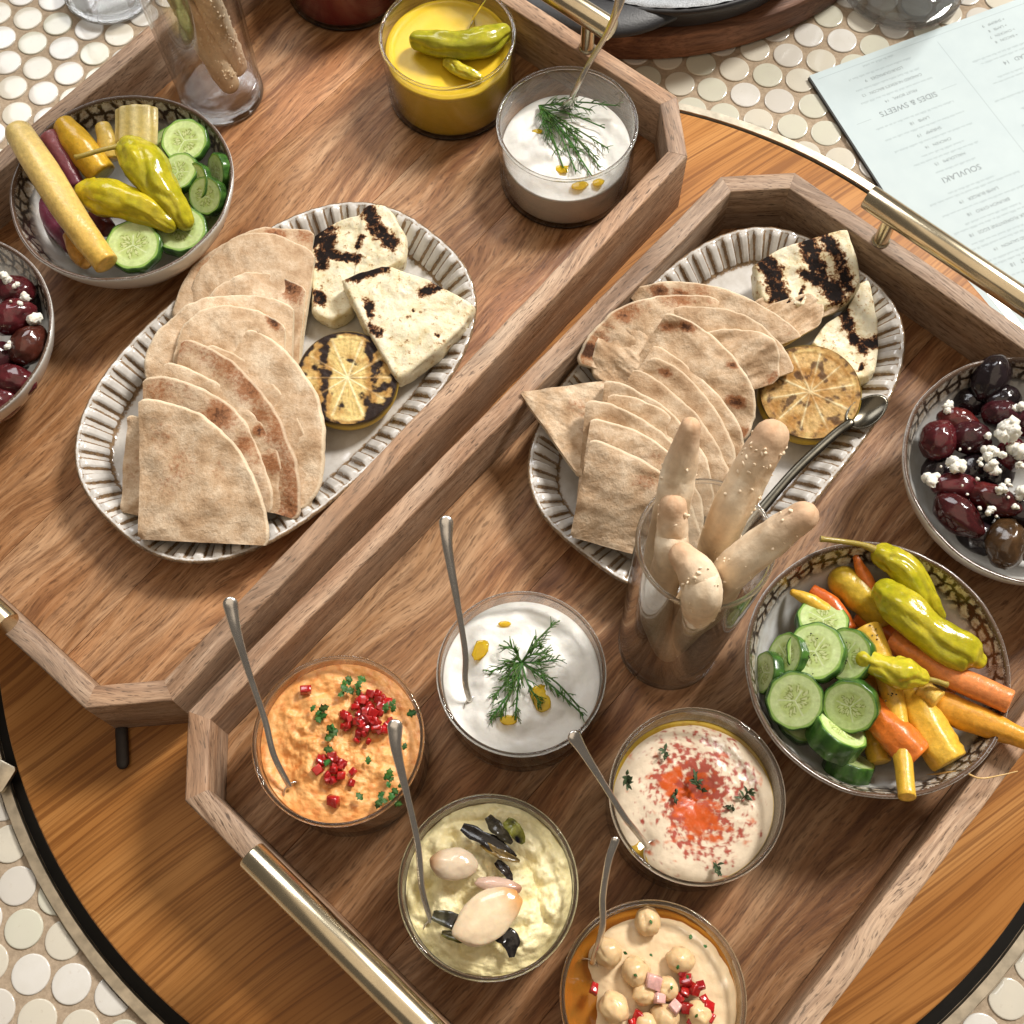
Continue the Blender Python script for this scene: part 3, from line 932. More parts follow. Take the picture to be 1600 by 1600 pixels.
GH = 'grilled halloumi slabs'
slab('halloumi_slab', 'heavily scorched grilled cheese slab at the far end of the plate', 'cheese',
     [(486, 420, 3.5), (484, 372, 3.4), (525, 345, 3.6), (558, 335, 3.9), (575, 318, 4.2), (602, 318, 4.2), (622, 345, 4.1), (634, 372, 4.0), (630, 405, 3.9), (590, 425, 3.7), (552, 440, 3.7), (550, 480, 3.5), (518, 500, 3.3), (488, 485, 3.3)], 3.7, 1.3,
     [([(490, 375), (515, 360), (500, 410)], 13), ([(575, 328), (590, 360), (612, 380)], 11), ([(575, 330), (585, 345)], 10), ([(500, 395), (560, 405)], 7), ([(565, 370), (560, 385)], 5), ([(495, 460), (503, 470)], 9)], M_HALL, .16, 3, GH)
slab('halloumi_slab', 'thick pale grilled cheese slab with a few dark nicks, touching the lemon', 'cheese',
     [(532, 436, 4.6), (595, 413, 4.6), (648, 428, 4.5), (690, 446, 4.4), (740, 476, 4.2), (726, 506, 4.2), (690, 542, 4.2), (622, 590, 4.0), (600, 560, 4.2), (565, 500, 4.5)], 4.5, 1.5,
     [([(548, 434), (600, 418)], 8), ([(660, 456), (684, 446)], 8), ([(575, 475), (580, 490)], 8), ([(580, 510), (592, 522)], 7), ([(681, 522), (684, 524)], 4), ([(645, 484), (646, 486)], 2)], M_HALL, .14, 9, GH)
slab('halloumi_slab', 'cheese slab with three broad black grill stripes, by the tray corner', 'cheese',
     [(1178, 412, 4.4), (1215, 388, 4.7), (1255, 375, 4.9), (1300, 360, 5.0), (1325, 358, 5.0), (1342, 410, 4.8), (1345, 440, 4.6), (1325, 468, 4.4), (1290, 480, 4.2), (1240, 478, 4.1), (1195, 470, 4.0), (1182, 440, 4.1)], 4.6, 1.4,
     [([(1188, 402), (1205, 420), (1222, 472)], 15), ([(1262, 378), (1275, 420), (1310, 465)], 14), ([(1288, 366), (1310, 400), (1325, 450)], 10), ([(1255, 425), (1275, 440)], 8), ([(1255, 450), (1250, 465)], 4)], M_HALL, .14, 15, GH)
slab('halloumi_slab', 'narrow grilled cheese slab with one black stripe, lying above the lemon', 'cheese',
     [(1345, 440, 3.8), (1358, 436, 3.8), (1368, 475, 3.7), (1374, 535, 3.5), (1368, 580, 3.4), (1340, 592, 3.3), (1300, 560, 3.5), (1270, 535, 3.6), (1290, 505, 3.7), (1325, 480, 3.8)], 3.7, 1.2,
     [([(1320, 488), (1335, 530), (1350, 545)], 9), ([(1345, 538), (1370, 535)], 10), ([(1348, 570), (1346, 576)], 4)], M_HALL, .15, 21, GH)


def frame(n, spin=0.0):
    n = Vector(n).normalized(); t = Vector((1, 0, 0)) if abs(n.x) < .8 else Vector((0, 1, 0))
    t = (t - n * t.dot(n)).normalized(); b = n.cross(t)
    M = Matrix((t, b, n)).transposed()
    return M @ Matrix.Rotation(spin, 3, 'Z')


def lemon(label, c, rad, n, charfn, sd):
    c = Vector(c); M = frame(n, sd)
    t = thing('lemon_half', label, 'lemon', (c.x, c.y, c.z - rad * .8), 'charred lemon halves')
    na, nr = 200, 44
    V, F, C = [], [], []
    segs = 10
    for j in range(nr + 1):
        r = j / nr
        for i in range(na):
            a = 2 * math.pi * i / na
            ph = (a / (2 * math.pi) * segs + .12 * math.sin(a * 2 + sd)) % 1.0; e = min(ph, 1 - ph) * 2 * math.pi / segs * r / 2
            h = 0.0
            pulp = (.62, .47, .17) if sd < 1 else (.50, .33, .12)
            fib = noise.noise(Vector((math.cos(a) * 16, math.sin(a) * 16, r * 1.5 + sd)))
            k = .5 + .5 * fib
            col_ = [pulp[0] * (.75 + .5 * k), pulp[1] * (.7 + .55 * k), pulp[2] * (.6 + .9 * k)]
            mem = max(.8 * math.exp(-(e / .010) ** 2), math.exp(-(r / .07) ** 2))
            col_ = [x + (y - x) * mem for x, y in zip(col_, (.80, .72, .45))]
            h -= .03 * (1 - mem) * (1 if r < .86 else 0)
            if r > .86:
                f = min(1, (r - .86) / .05); col_ = [x + (y - x) * f for x, y in zip(col_, (.74, .60, .26))]
            ch = charfn(r * math.cos(a), r * math.sin(a), r)
            ch += .95 * nz((r * math.cos(a) * 3.6 + sd, r * math.sin(a) * 3.6, 0), 1, 5)
            ch = max(0, min(1, (ch - .46) / .22)) * (1 - .65 * mem * (r < .8))
            br = max(0, min(1, (charfn(r * math.cos(a), r * math.sin(a), r) + .5 * nz((r * 3 * math.cos(a), r * 3 * math.sin(a), sd), 1, 3) - .12) / .4))
            col_ = [x + (y - x) * br * .8 for x, y in zip(col_, (.34, .155, .030))]
            col_ = [x + (y - x) * ch * (1 if sd < 1 else .85) for x, y in zip(col_, (.020, .010, .007) if sd < 1 else (.060, .024, .010))]
            p = c + M @ Vector((r * rad * math.cos(a), r * rad * math.sin(a), h + .03 * nz((r * 9 * math.cos(a), r * 9 * math.sin(a), 2), 1, 2)))
            V.append(tuple(p)); C.append(col_)
    for j in range(nr):
        for i in range(na):
            i2 = (i + 1) % na; F.append((j * na + i, (j + 1) * na + i, (j + 1) * na + i2, j * na + i2))
    mk('cut_face', (V, F), M_LEMON, t, cols=C)
    V, F, C = [], [], []
    n2 = 64
    pr = [(1.0, 0.0), (1.03, -.05), (1.05, -.2), (1.04, -.45), (.97, -.8), (.82, -1.1), (.6, -1.3), (.3, -1.42), (.01, -1.46)]
    for j, (r, z) in enumerate(pr):
        for i in range(n2):
            a = 2 * math.pi * i / n2
            V.append(tuple(c + M @ Vector((r * rad * math.cos(a), r * rad * math.sin(a), z * rad * .62))))
            kk = max(0, 1 - j / 2.2) * (.55 + .9 * charfn(math.cos(a), math.sin(a), 1.0)) + .3 * nz((a * 2, z, sd), 1, 2)
            kk = max(0, min(1, kk)); C.append([x + (y - x) * kk for x, y in zip((.62, .40, .035), (.03, .015, .008))])
    for j in range(len(pr) - 1):
        for i in range(n2):
            i2 = (i + 1) % n2; F.append((j * n2 + i, (j + 1) * n2 + i, (j + 1) * n2 + i2, j * n2 + i2))
    mk('rind', (V, F), M_RIND, t, cols=C)


# char patterns are in the lemon's own face coordinates
lemon('lemon half with broad dark grill bands and a pale middle, beside the pale cheese slab', at(543, 590, 3.9), 2.72, (.10, -.12, 1),
      lambda x, y, r: .56 * max(math.exp(-((x + .44) / .12) ** 2), math.exp(-((x - .46) / .14) ** 2)) + .80 * math.exp(-((1 - r) / .07) ** 2) + .34 / (1 + math.exp(-(abs(x) - .42) * 22)), 0.0)
lemon('lemon half finely flecked with char all over, beside the serving spoon', at(1266, 612, 4.0), 2.72, (-.05, -.10, 1),
      lambda x, y, r: .36 * math.exp(-((1 - r) / .12) ** 2) + .26 * math.exp(-((x - .35) / .25) ** 2) * (1 / (1 + math.exp(-(y + .1) * 9))) + .22, 1.3)


# ================================================================== GLASS CUPS AND DIPS
CR, CH = 4.13, 4.98


def make_cup(cx, cy_, label):
    t = thing('glass_cup', label, 'glass', (cx, cy_, TF), 'small straight glass cups')
    z = TF + .01
    mk('wall', lathe([(4.02, .30), (CR, CH - .08)], 96), M_GLASS, t, loc=(cx, cy_, z))
    mk('inner_wall', lathe([(CR - .2, CH - .08), (3.86, .40), (3.75, .26)], 96), M_GLASS, t, loc=(cx, cy_, z))
    mk('rim', torus(CR - .10, .11, CH - .06, 96, 12), M_GLASS2, t, loc=(cx, cy_, z))
    mk('base', lathe([(.001, .05), (3.5, .03), (3.8, .0), (3.93, .03), (4.0, .12), (4.02, .30), (3.93, .26), (3.7, .20), (.001, .19)], 96), M_GLASS2, t, loc=(cx, cy_, z))
    return t


def make_dip(name, label, cat, cx, cy_, level, hf, cf, mat, nr=46, na=132, film_c=None, film_a=.3, film_top=None):
    """hf(x, y, r, a) height over the level, cf(x, y, r, a, h) albedo; x, y in cup radii"""
    V, F, C = [], [], []
    z = TF
    ri = 3.80 + .10 * (level / CH)
    for j in range(nr + 1):
        r = (j / nr) ** .8
        for i in range(na):
            a = 2 * math.pi * i / na
            x, y = r * math.cos(a), r * math.sin(a)
            h = hf(x, y, r, a)
            V.append((x * ri, y * ri, level + h)); C.append(cf(x, y, r, a, h))
    base_n = nr + 1
    for (rr, zz) in ((ri, level - .25), (ri - .02, level * .6), (3.81, .5), (3.74, .29), (.01, .28)):
        for i in range(na):
            a = 2 * math.pi * i / na
            V.append((rr * math.cos(a), rr * math.sin(a), min(zz, level - .2))); C.append(cf(math.cos(a), math.sin(a), 1.2, a, 0))
    for j in range(base_n + 4):
        for i in range(na):
            i2 = (i + 1) % na; F.append((j * na + i, (j + 1) * na + i, (j + 1) * na + i2, j * na + i2))
    o = mk(name, (V, F), mat, loc=(cx, cy_, z), cols=C)
    tag(o, label, cat)
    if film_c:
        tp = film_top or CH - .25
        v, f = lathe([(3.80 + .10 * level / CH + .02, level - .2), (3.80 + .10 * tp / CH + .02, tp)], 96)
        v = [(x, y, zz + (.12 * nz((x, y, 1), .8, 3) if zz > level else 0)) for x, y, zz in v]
        mk('reflection_film', (v, f), film(name + '_film', film_c, film_a), o, loc=(cx, cy_, z))  # tinted sheet added for the dip's reflection in the glass wall
    return o


def swirl(x, y, r, a, k=.12, fr=4.0, tw=2.5, sd=0.0):
    return k * math.sin(r * fr * 3.1 + a * 1.0 + tw * nz((x * 1.4 + sd, y * 1.4, 0), 1, 2)) * max(0, 1 - r ** 6)


CA = (4.08, 47.34); CB = (-2.79, 54.18); CC = (.15, 14.78); CD = (-8.72, 11.86); CE = (-1.75, 4.87); CF = (8.15, 8.60); CG = (5.42, -.14); CHX = (-9.6, 63.2)
make_cup(*CA, 'glass cup of white yogurt dip with a long dill frond in the far tray')
make_cup(*CB, 'glass cup of bright yellow puree')
make_cup(*CC, 'glass cup of white yogurt dip next to the tall breadstick glass')
make_cup(*CD, 'glass cup of orange dip with red pepper dice')
make_cup(*CE, 'glass cup of mashed potato dip with a pale clove on top')
make_cup(*CF, 'glass cup of pale hummus dusted with red paprika')
make_cup(*CG, 'glass cup of chickpea hummus at the bottom picture edge')
make_cup(*CHX, 'glass cup of dark red dip at the top picture edge')

WHITE = (.84, .82, .77)


def yog(x, y, r, a, h):
    k = .5 + .5 * nz((x * 2.3, y * 2.3, 3), 1, 3)
    return (.76 + .03 * k, .745 + .03 * k, .69 + .05 * k)


LA, LB, LC_, LD, LE, LF, LG, LH = 2.75, 3.75, 3.95, 4.05, 3.85, 3.35, 3.75, 3.6
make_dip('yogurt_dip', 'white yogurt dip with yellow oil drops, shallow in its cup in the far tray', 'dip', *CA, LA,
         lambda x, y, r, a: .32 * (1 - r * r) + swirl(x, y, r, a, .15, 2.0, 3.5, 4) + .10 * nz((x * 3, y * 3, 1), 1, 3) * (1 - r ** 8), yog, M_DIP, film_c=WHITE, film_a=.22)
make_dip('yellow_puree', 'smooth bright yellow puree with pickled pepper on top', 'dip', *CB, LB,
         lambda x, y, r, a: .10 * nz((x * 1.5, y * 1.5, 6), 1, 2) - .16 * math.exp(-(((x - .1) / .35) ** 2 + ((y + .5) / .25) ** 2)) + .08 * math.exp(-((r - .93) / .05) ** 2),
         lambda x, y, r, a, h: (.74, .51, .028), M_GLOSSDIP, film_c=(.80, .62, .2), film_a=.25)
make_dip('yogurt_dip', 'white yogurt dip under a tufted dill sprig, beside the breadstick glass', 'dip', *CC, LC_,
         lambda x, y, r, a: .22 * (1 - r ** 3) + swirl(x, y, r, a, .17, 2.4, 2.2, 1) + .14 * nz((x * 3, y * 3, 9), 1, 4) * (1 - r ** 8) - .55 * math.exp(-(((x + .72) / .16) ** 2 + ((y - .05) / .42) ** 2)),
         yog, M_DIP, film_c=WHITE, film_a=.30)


def oran(x, y, r, a, h):
    k = .5 + .5 * nz((x * 6, y * 6, 3), 1, 4)
    m = max(0, min(1, (nz((x * 9, y * 9, 1), 1, 3) - .15) * 3))
    c = (.76 + .06 * k, .325 + .13 * k, .085 + .09 * k)
    return tuple(u + (v - u) * m * .5 for u, v in zip(c, (.60, .16, .03)))


def ora_h(x, y, r, a):
    h = .28 * (1 - r ** 3)
    rough = max(0, min(1, 1.5 - 1.6 * abs(r - .35)))
    h += .24 * nz((x * 4.2, y * 4.2, 2), 1, 5) * rough * (1 - r ** 10) + .05 * nz((x * 12, y * 12, 2), 1, 3)
    h += .07 * math.sin((x * .5 + y) * 26 + 4 * nz((x * 3, y * 3, 0), 1, 2)) * math.exp(-(((x + .5) / .25) ** 2 + ((y - .1) / .4) ** 2))
    h -= .75 * math.exp(-(((x + .66) / .17) ** 2 + ((y + .30) / .36) ** 2))
    return h


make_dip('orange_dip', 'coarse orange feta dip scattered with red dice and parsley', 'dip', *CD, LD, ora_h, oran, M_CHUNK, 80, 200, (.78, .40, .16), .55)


def mash_h(x, y, r, a):
    d = noise.voronoi(Vector((x * 2.6 + 4 + .3 * nz((x * 3, y * 3, 0), 1, 2), y * 2.6, .3)))[0]; d2 = noise.voronoi(Vector((x * 6.5 + .4 * nz((x * 5, y * 5, 2), 1, 2), y * 6.5, 1.3)))[0]
    lump = .62 * max(0, .75 - d[0]) + .38 * min(.5, d[1] - d[0])
    lump += .30 * max(0, .7 - d2[0]) * max(0, min(1, 1.4 * r))
    h = .40 * (1 - r ** 2.2) + lump * (1 - r ** 9) + .20 * nz((x * 4, y * 4, 8), 1, 4) + .06 * nz((x * 14, y * 14, 8), 1, 3)
    h += .16 * math.sin(x * 8 - y * 3) * math.exp(-(((x - .55) / .25) ** 2 + ((y - .1) / .5) ** 2))
    h -= .75 * math.exp(-(((x + .76) / .13) ** 2 + ((y + .12) / .36) ** 2))
    return h - .25


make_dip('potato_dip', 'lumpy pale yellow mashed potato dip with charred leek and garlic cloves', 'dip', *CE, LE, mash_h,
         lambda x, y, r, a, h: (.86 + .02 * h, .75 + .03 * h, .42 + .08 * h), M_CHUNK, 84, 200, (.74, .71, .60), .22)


def hum_h(x, y, r, a):
    h = .50 * (1 - r ** 7) + .10 * math.sin(6.5 * (r - .12 * math.cos(a - 1))) * (1 - r ** 4)
    h -= .38 * math.exp(-(((x - .0) / .28) ** 2 + ((y - .05) / .40) ** 2))
    h += .06 * nz((x * 4, y * 4, 5), 1, 3) * (1 - r ** 8)
    h -= .38 * math.exp(-(((x + .66) / .14) ** 2 + ((y + .50) / .26) ** 2))
    h -= .28 * math.exp(-((r - 1) / .14) ** 2) * max(0, y)
    return h + .02


def hum_c(x, y, r, a, h):
    base = (.72, .60, .45)
    d = math.hypot((x - .04) / .52, (y - .05) / .66)
    m = nz((x * 16, y * 16, 2), 1, 5) * .9 + .55 * nz((x * 3.5 + 2, y * 3.5, 4), 1, 3) + (.92 - d * .85)
    m = max(0, min(1, (m - .0) * 2.4))
    o = math.exp(-(((x - .06) / .34) ** 2 + ((y + .28) / .26) ** 2)) + .9 * math.exp(-(((x + .26) / .18) ** 2 + ((y - .22) / .26) ** 2)) + .6 * math.exp(-(((x - .02) / .2) ** 2 + (y / .3) ** 2))
    o = max(0, min(1, (o + .9 * nz((x * 6 + 2 * y, y * 9, 7), 1, 4) - .40) * 2.2))
    c = tuple(u + (v - u) * m * .92 for u, v in zip(base, (.33, .022, .008)))
    return tuple(u + (v - u) * o * .92 for u, v in zip(c, (.56, .080, .002)))


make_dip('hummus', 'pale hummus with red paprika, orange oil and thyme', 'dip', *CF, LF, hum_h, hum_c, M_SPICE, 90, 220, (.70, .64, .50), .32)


def chk_h(x, y, r, a):
    h = .46 * max(0, 1 - (math.hypot(x - .06, y + .02) / .97) ** 12) + .09 * nz((x * 4, y * 4, 3), 1, 4)
    h -= .62 * math.exp(-(((x + .80) / .20) ** 2 + ((y + .05) / .45) ** 2)) + .22 * math.exp(-((r - .97) / .08) ** 2) * max(0, y)
    return h - .12


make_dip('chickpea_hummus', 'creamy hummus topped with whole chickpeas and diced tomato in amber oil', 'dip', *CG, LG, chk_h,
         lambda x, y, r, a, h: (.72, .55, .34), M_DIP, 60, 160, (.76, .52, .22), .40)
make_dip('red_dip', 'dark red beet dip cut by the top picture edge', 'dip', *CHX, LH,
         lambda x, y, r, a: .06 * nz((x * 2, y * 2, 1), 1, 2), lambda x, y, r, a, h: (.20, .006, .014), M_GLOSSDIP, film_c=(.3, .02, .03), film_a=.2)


def oil_disc(label, cx, cy_, z, colr, r=3.84, amt=.45):
    o = mk('olive_oil', lathe([(.01, z), (r * .5, z), (r - .03, z), (r + .01, z + .05)], 96), oilmat('oil', colr, amt), loc=(cx, cy_, TF))
    return tag(o, label, 'oil')


oil_disc('amber oil pooled round the chickpea hummus', *CG, LG + .02, (.60, .29, .045), amt=.26)
oil_disc('thin yellow oil ring round the paprika hummus', *CF, LF + .02, (.80, .62, .12), amt=.2)


def oil_drops(label, zsurf, spots, colr=(.85, .66, .05)):
    for (px, py, rx, ry, an) in spots:
        c = at(px, py, zsurf)
        o = mk('oil_drop', ball(c, rx * 1.25, ry * 1.25, .045, rotm(0, 0, an), .25, 1.5, 18, 8, px), oilmat('oil_drop', colr, .35))
        tag(o, label, 'oil', label)


oil_drops('yellow oil drop floating on the yogurt with the tufted dill', TF + LC_ + .36, [(750, 1015, .45, .30, 60), (845, 1090, .40, .55, 20), (795, 1125, .35, .2, 0), (788, 975, .25, .12, 0)])
oil_drops('yellow oil drop on the yogurt of the far tray', TF + LA + .32, [(876, 258, .35, .5, 20), (905, 290, .4, .25, 10), (935, 285, .3, .2, 10), (840, 205, .25, .15, 0)])


# ------------------------------------------------------------------ spoons
def make_spoon(label, path, bowl_dir, r_tip=.36, r_mid=.15, bowl=(1.05, .62), n=40, mat=None):
    """path from the handle tip to the neck, (px, py, z); the bowl continues along bowl_dir (px, py, z)"""
    P = [at(*p) for p in path]
    S_ = [Vector(p) for p in spl([tuple(p) for p in P], n)]
    rad = []
    for i in range(n):
        f = i / (n - 1); rad.append(r_mid + (r_tip - r_mid) * max(0, 1 - f / .42) ** 1.3)
    t = thing('spoon', label, 'spoon', tuple(S_[-1])); mat = mat or M_STEEL
    side = (S_[0] - S_[-1]).cross(Vector((0, 0, 1))).normalized()
    up = side.cross(S_[0] - S_[-1]).normalized()
    mk('handle', tube(S_, rad, 14, 'round', .42, up), mat, t)
    e = at(*bowl_dir); d = (e - S_[-1]).normalized()
    c = S_[-1] + d * bowl[0] * .9
    sd = d.cross(Vector((0, 0, 1))).normalized(); nn = sd.cross(d).normalized()
    V, F = [], []
    for lay, k in ((0, 1.0), (1, .93)):
        for j in range(9):
            r = j / 8
            for i in range(28):
                a = 2 * math.pi * i / 28
                q = c + d * (math.cos(a) * r * bowl[0]) + sd * (math.sin(a) * r * bowl[1] * (1 - .12 * math.cos(a)))
                q = q + nn * (.32 * (r * r - 1) - lay * .06)
                V.append(tuple(q))
    for lay in range(2):
        for j in range(8):
            for i in range(28):
                i2 = (i + 1) % 28; b = lay * 252
                f = (b + j * 28 + i, b + (j + 1) * 28 + i, b + (j + 1) * 28 + i2, b + j * 28 + i2)
                F.append(f if lay == 0 else f[::-1])
    for i in range(28): F.append((8 * 28 + i, 252 + 8 * 28 + i, 252 + 8 * 28 + (i + 1) % 28, 8 * 28 + (i + 1) % 28))
    mk('spoon_bowl', (V, F), mat, t)
    return t


make_spoon('slim steel spoon stuck in the orange dip', [(360, 944, 10.6), (370, 990, 9.9), (392, 1060, 8.4), (414, 1125, 7.2), (428, 1180, 6.3), (452, 1228, 5.3)], (480, 1262, 4.2))
make_spoon('slim steel spoon standing in the tufted dill yogurt', [(697, 817, 10.8), (700, 860, 10.2), (716, 950, 8.6), (727, 1020, 7.2), (727, 1065, 6.2), (734, 1094, 5.35)], (752, 1122, 4.4))
make_spoon('steel spoon reaching from the potato dip over the orange dip', [(617, 1136, 10.2), (620, 1175, 9.7), (638, 1250, 8.4), (653, 1320, 7.2), (660, 1390, 6.0), (674, 1440, 5.0)], (690, 1476, 4.0))
make_spoon('steel spoon with a broad tip leaning out of the paprika hummus', [(898, 1152, 9.6), (912, 1175, 9.2), (940, 1220, 8.3), (975, 1275, 7.0), (993, 1298, 6.2), (1012, 1322, 5.1)], (1036, 1346, 4.0), .34)
make_spoon('curved steel spoon sticking up from the chickpea hummus', [(961, 1314, 10.0), (951, 1345, 9.5), (942, 1400, 8.2), (941, 1450, 7.0), (926, 1505, 5.3)], (905, 1535, 3.9), .20)
make_spoon('ornate steel spoon handle resting on the rim of the far yogurt cup', [(972, -12, 12.2), (962, 20, 11.2), (945, 58, 9.6), (921, 98, 7.9), (905, 128, 6.8), (893, 152, 5.6)], (880, 176, 3.4), .42, .19)
make_spoon('steel spoon tip dipping into the yellow puree', [(800, -70, 10.5), (770, -20, 8.6), (752, 8, 7.2), (738, 30, 5.4)], (726, 50, 4.2), .3)
make_spoon('large serving spoon lying along the rim of the plate behind the breadsticks', [(1120, 880, 4.3), (1180, 808, 4.2), (1240, 738, 4.1), (1300, 682, 4.0), (1328, 661, 4.0)], (1372, 630, 4.1), .36, .26, (1.35, .8), mat=M_STEEL2)


# ------------------------------------------------------------------ toppings
def herb_col(k=0.0): return (.035 + .03 * random.random() + k, .10 + .06 * random.random() + k, .016 + .012 * random.random())


def dill(label, root, stems, zs, n_hair=16, hl=.9, thick=.030):
    V, F, C = [], [], []
    def add(vf, c):
        n = len(V); V.extend(vf[0]); F.extend([tuple(i + n for i in f) for f in vf[1]]); C.extend([c] * len(vf[0]))
    r0 = at(root[0], root[1], zs + .10)
    for (px, py, lift) in stems:
        e = at(px, py, zs + lift)
        mid = (r0 + e) / 2 + Vector((random.uniform(-.2, .2), random.uniform(-.2, .2), .25))
        S_ = [Vector(p) for p in spl([tuple(r0), tuple(mid), tuple(e)], 12)]
        c = herb_col()
        add(tube(S_, [thick * 1.6] * 12, 5, 'flat'), c)
        L = (e - r0).length
        for k in range(n_hair):
            f = random.uniform(.15, 1.0); i = min(10, int(f * 11)); b = S_[i].lerp(S_[i + 1], f * 11 - i if f < 1 else 0)
            d = (S_[i + 1] - S_[i]).normalized()
            sgn = random.choice((-1, 1)); an = R(random.uniform(18, 48)) * sgn
            dd = Matrix.Rotation(an, 3, 'Z') @ d; dd.z += random.uniform(-.05, .35)
            l = hl * random.uniform(.5, 1.1) * (1.1 - .5 * f)
            m_ = b + dd * l * .5 + Vector((0, 0, .06)); q = b + dd * l + Vector((random.uniform(-.08, .08), random.uniform(-.08, .08), -.08))
            if m_.z < zs: m_.z = zs + .03
            if q.z < zs: q.z = zs + .02
            add(tube([b, m_, q], [thick, thick * .85, thick * .5], 4, 'flat'), herb_col(.02 * random.random()))
            if random.random() < .6:
                d2 = Matrix.Rotation(-an * .9, 3, 'Z') @ dd; q2 = m_ + d2 * l * .45
                if q2.z < zs: q2.z = zs + .02
                add(tube([m_, (m_ + q2) / 2 + Vector((0, 0, .03)), q2], [thick * .8, thick * .7, thick * .45], 4, 'flat'), herb_col(.02))
    o = mk('dill_sprig', (V, F), M_HERB, cols=C)
    return tag(o, label, 'herb')


dill('tufted dark green dill sprig on the yogurt beside the breadstick glass', (815, 1035),
     [(795, 1010, .55), (765, 1050, .2), (770, 1090, .15), (780, 1120, .12), (765, 1125, .1), (805, 1125, .15), (845, 1100, .2), (905, 1105, .12), (912, 1118, .1), (868, 972, .5), (855, 1020, .4), (835, 1010, .6), (800, 1035, .7), (790, 1060, .5), (870, 1030, .3)],
     TF + LC_ + .24, 16, .85)
dill('long feathery dill frond fanned over the yogurt of the far tray', (842, 165),
     [(895, 168, .3), (925, 172, .35), (962, 165, .6), (945, 200, .3), (950, 232, .2), (935, 250, .2), (905, 240, .25), (938, 262, .15), (880, 262, .12), (900, 268, .1), (872, 240, .2), (860, 200, .3), (910, 215, .3), (925, 275, .1)],
     TF + LA + .30, 15, .95, .030)


def leaf(c, l, w, az, tilt=20, roll=0, col_=None, mat=None, lobes=0):
    V, F = [], []
    M = rotm(roll, -tilt, az); c = Vector(c); n = 10
    for side in (0, 1):
        for i in range(n + 1):
            f = i / n; ww = w * math.sin(math.pi * f ** .85) * (1 + (.35 * math.sin(f * 20) if lobes else 0))
            for k in (-1, 0, 1):
                V.append(tuple(c + M @ Vector((f * l, k * ww, .12 * l * math.sin(math.pi * f) - abs(k) * .10 * w - side * .018))))
    m = (n + 1) * 3
    for s in (0, 1):
        for i in range(n):
            for k in range(2):
                a = s * m + i * 3 + k; f = (a, a + 3, a + 4, a + 1); F.append(f if s else f[::-1])
    for i in range(n):
        for k in (0, 2):
            a = i * 3 + k; F.append((a, a + 3, a + 3 + m, a + m))
    return V, F


def merged(parts):
    V, F, C = [], [], []
    for (v, f), c in parts:
        n = len(V); V += list(v); F += [tuple(i + n for i in q) for q in f]; C += [c] * len(v)
    return V, F, C


def thyme(label, px, py, z, sd, n=9, l=.42):
    random.seed(sd)
    c = at(px, py, z); parts = []; a0 = random.uniform(0, 6.283); st = Vector((math.cos(a0), math.sin(a0), 0)) * l * 1.3
    for i in range(n + 3):
        f = random.random(); g = random.uniform(.6, 1.4)
        b = c + st * (f - .5) + Vector((0, 0, .06 + .10 * math.sin(f * 3.1)))
        parts.append((leaf(b, l * random.uniform(.35, 1.1), random.uniform(.05, .095), random.uniform(0, 360), random.uniform(-5, 55), random.uniform(-45, 45)), (.052 * g, .080 * g, .036 * g)))
    parts.append((tube([c - st * .7 + Vector((0, 0, .02)), c + Vector((0, 0, .13)), c + st * .6 + Vector((0, 0, .05))], [.022, .026, .018], 5, 'flat'), (.09, .07, .035)))
    V, F, C = merged(parts)
    return tag(mk('thyme_sprig', (V, F), M_HERB, cols=C), label, 'herb')


zf = TF + LF + .45
thyme('thyme tuft at the hummus edge against the glass beside the spoon', 979, 1220, zf + .5, 3)
thyme('thyme tuft on the hummus close to the far rim', 1038, 1178, zf + .15, 4, 7, .35)
thyme('thyme tuft on the hummus facing the vegetable bowl', 1165, 1242, zf + .1, 5)
thyme('thyme tuft on the hummus at the near rim', 1122, 1358, zf, 6)
thyme('dried thyme cluster lying in the middle of the paprika', 1090, 1225, zf + .12, 7, 14, .55)
thyme('small thyme tuft on the paprika between the middle and the far tuft', 1055, 1245, zf + .05, 8, 6, .32)
thyme('small thyme tuft just below the paprika cluster', 1138, 1262, zf + .05, 9, 7, .34)
random.seed(11)


def flecks(name, label, cat, spots, z, size, colf, mat, group, cube=False, lobes=True):
    for (px, py) in spots:
        zz = z(px, py) if callable(z) else z
        c = at(px, py, zz); s = size * random.uniform(.75, 1.25)
        if cube:
            M_ = rotm(random.uniform(-40, 40), random.uniform(-40, 40), random.uniform(0, 90)); hx, hy, hz = s * .95, s * random.uniform(.6, 1.1), s * random.uniform(.5, .95)
            v_, f_ = prism([(-hx, -hy), (hx * random.uniform(.7, 1.1), -hy * random.uniform(.7, 1.1)), (hx, hy * random.uniform(.8, 1.1)), (-hx * random.uniform(.7, 1.1), hy)], -hz, hz, s * .22)
            vf = ([tuple(c + M_ @ Vector(q)) for q in v_], f_)
        else:
            vf = leaf(c, s * 1.6, s * .5, random.uniform(0, 360), random.uniform(0, 30), random.uniform(-25, 25), lobes=lobes)
        k = colf(); o = mk(name, vf, mat, cols=[k] * len(vf[0])); tag(o, label, cat, group)


def ellipse_spots(cx, cy_, rx, ry, n, an=0):
    out = []
    for _ in range(n):
        r = math.sqrt(random.random()); a = random.uniform(0, 6.283); x, y = r * rx * math.cos(a), r * ry * math.sin(a)
        out.append((cx + x * math.cos(R(an)) - y * math.sin(R(an)), cy_ + x * math.sin(R(an)) + y * math.cos(R(an))))
    return out


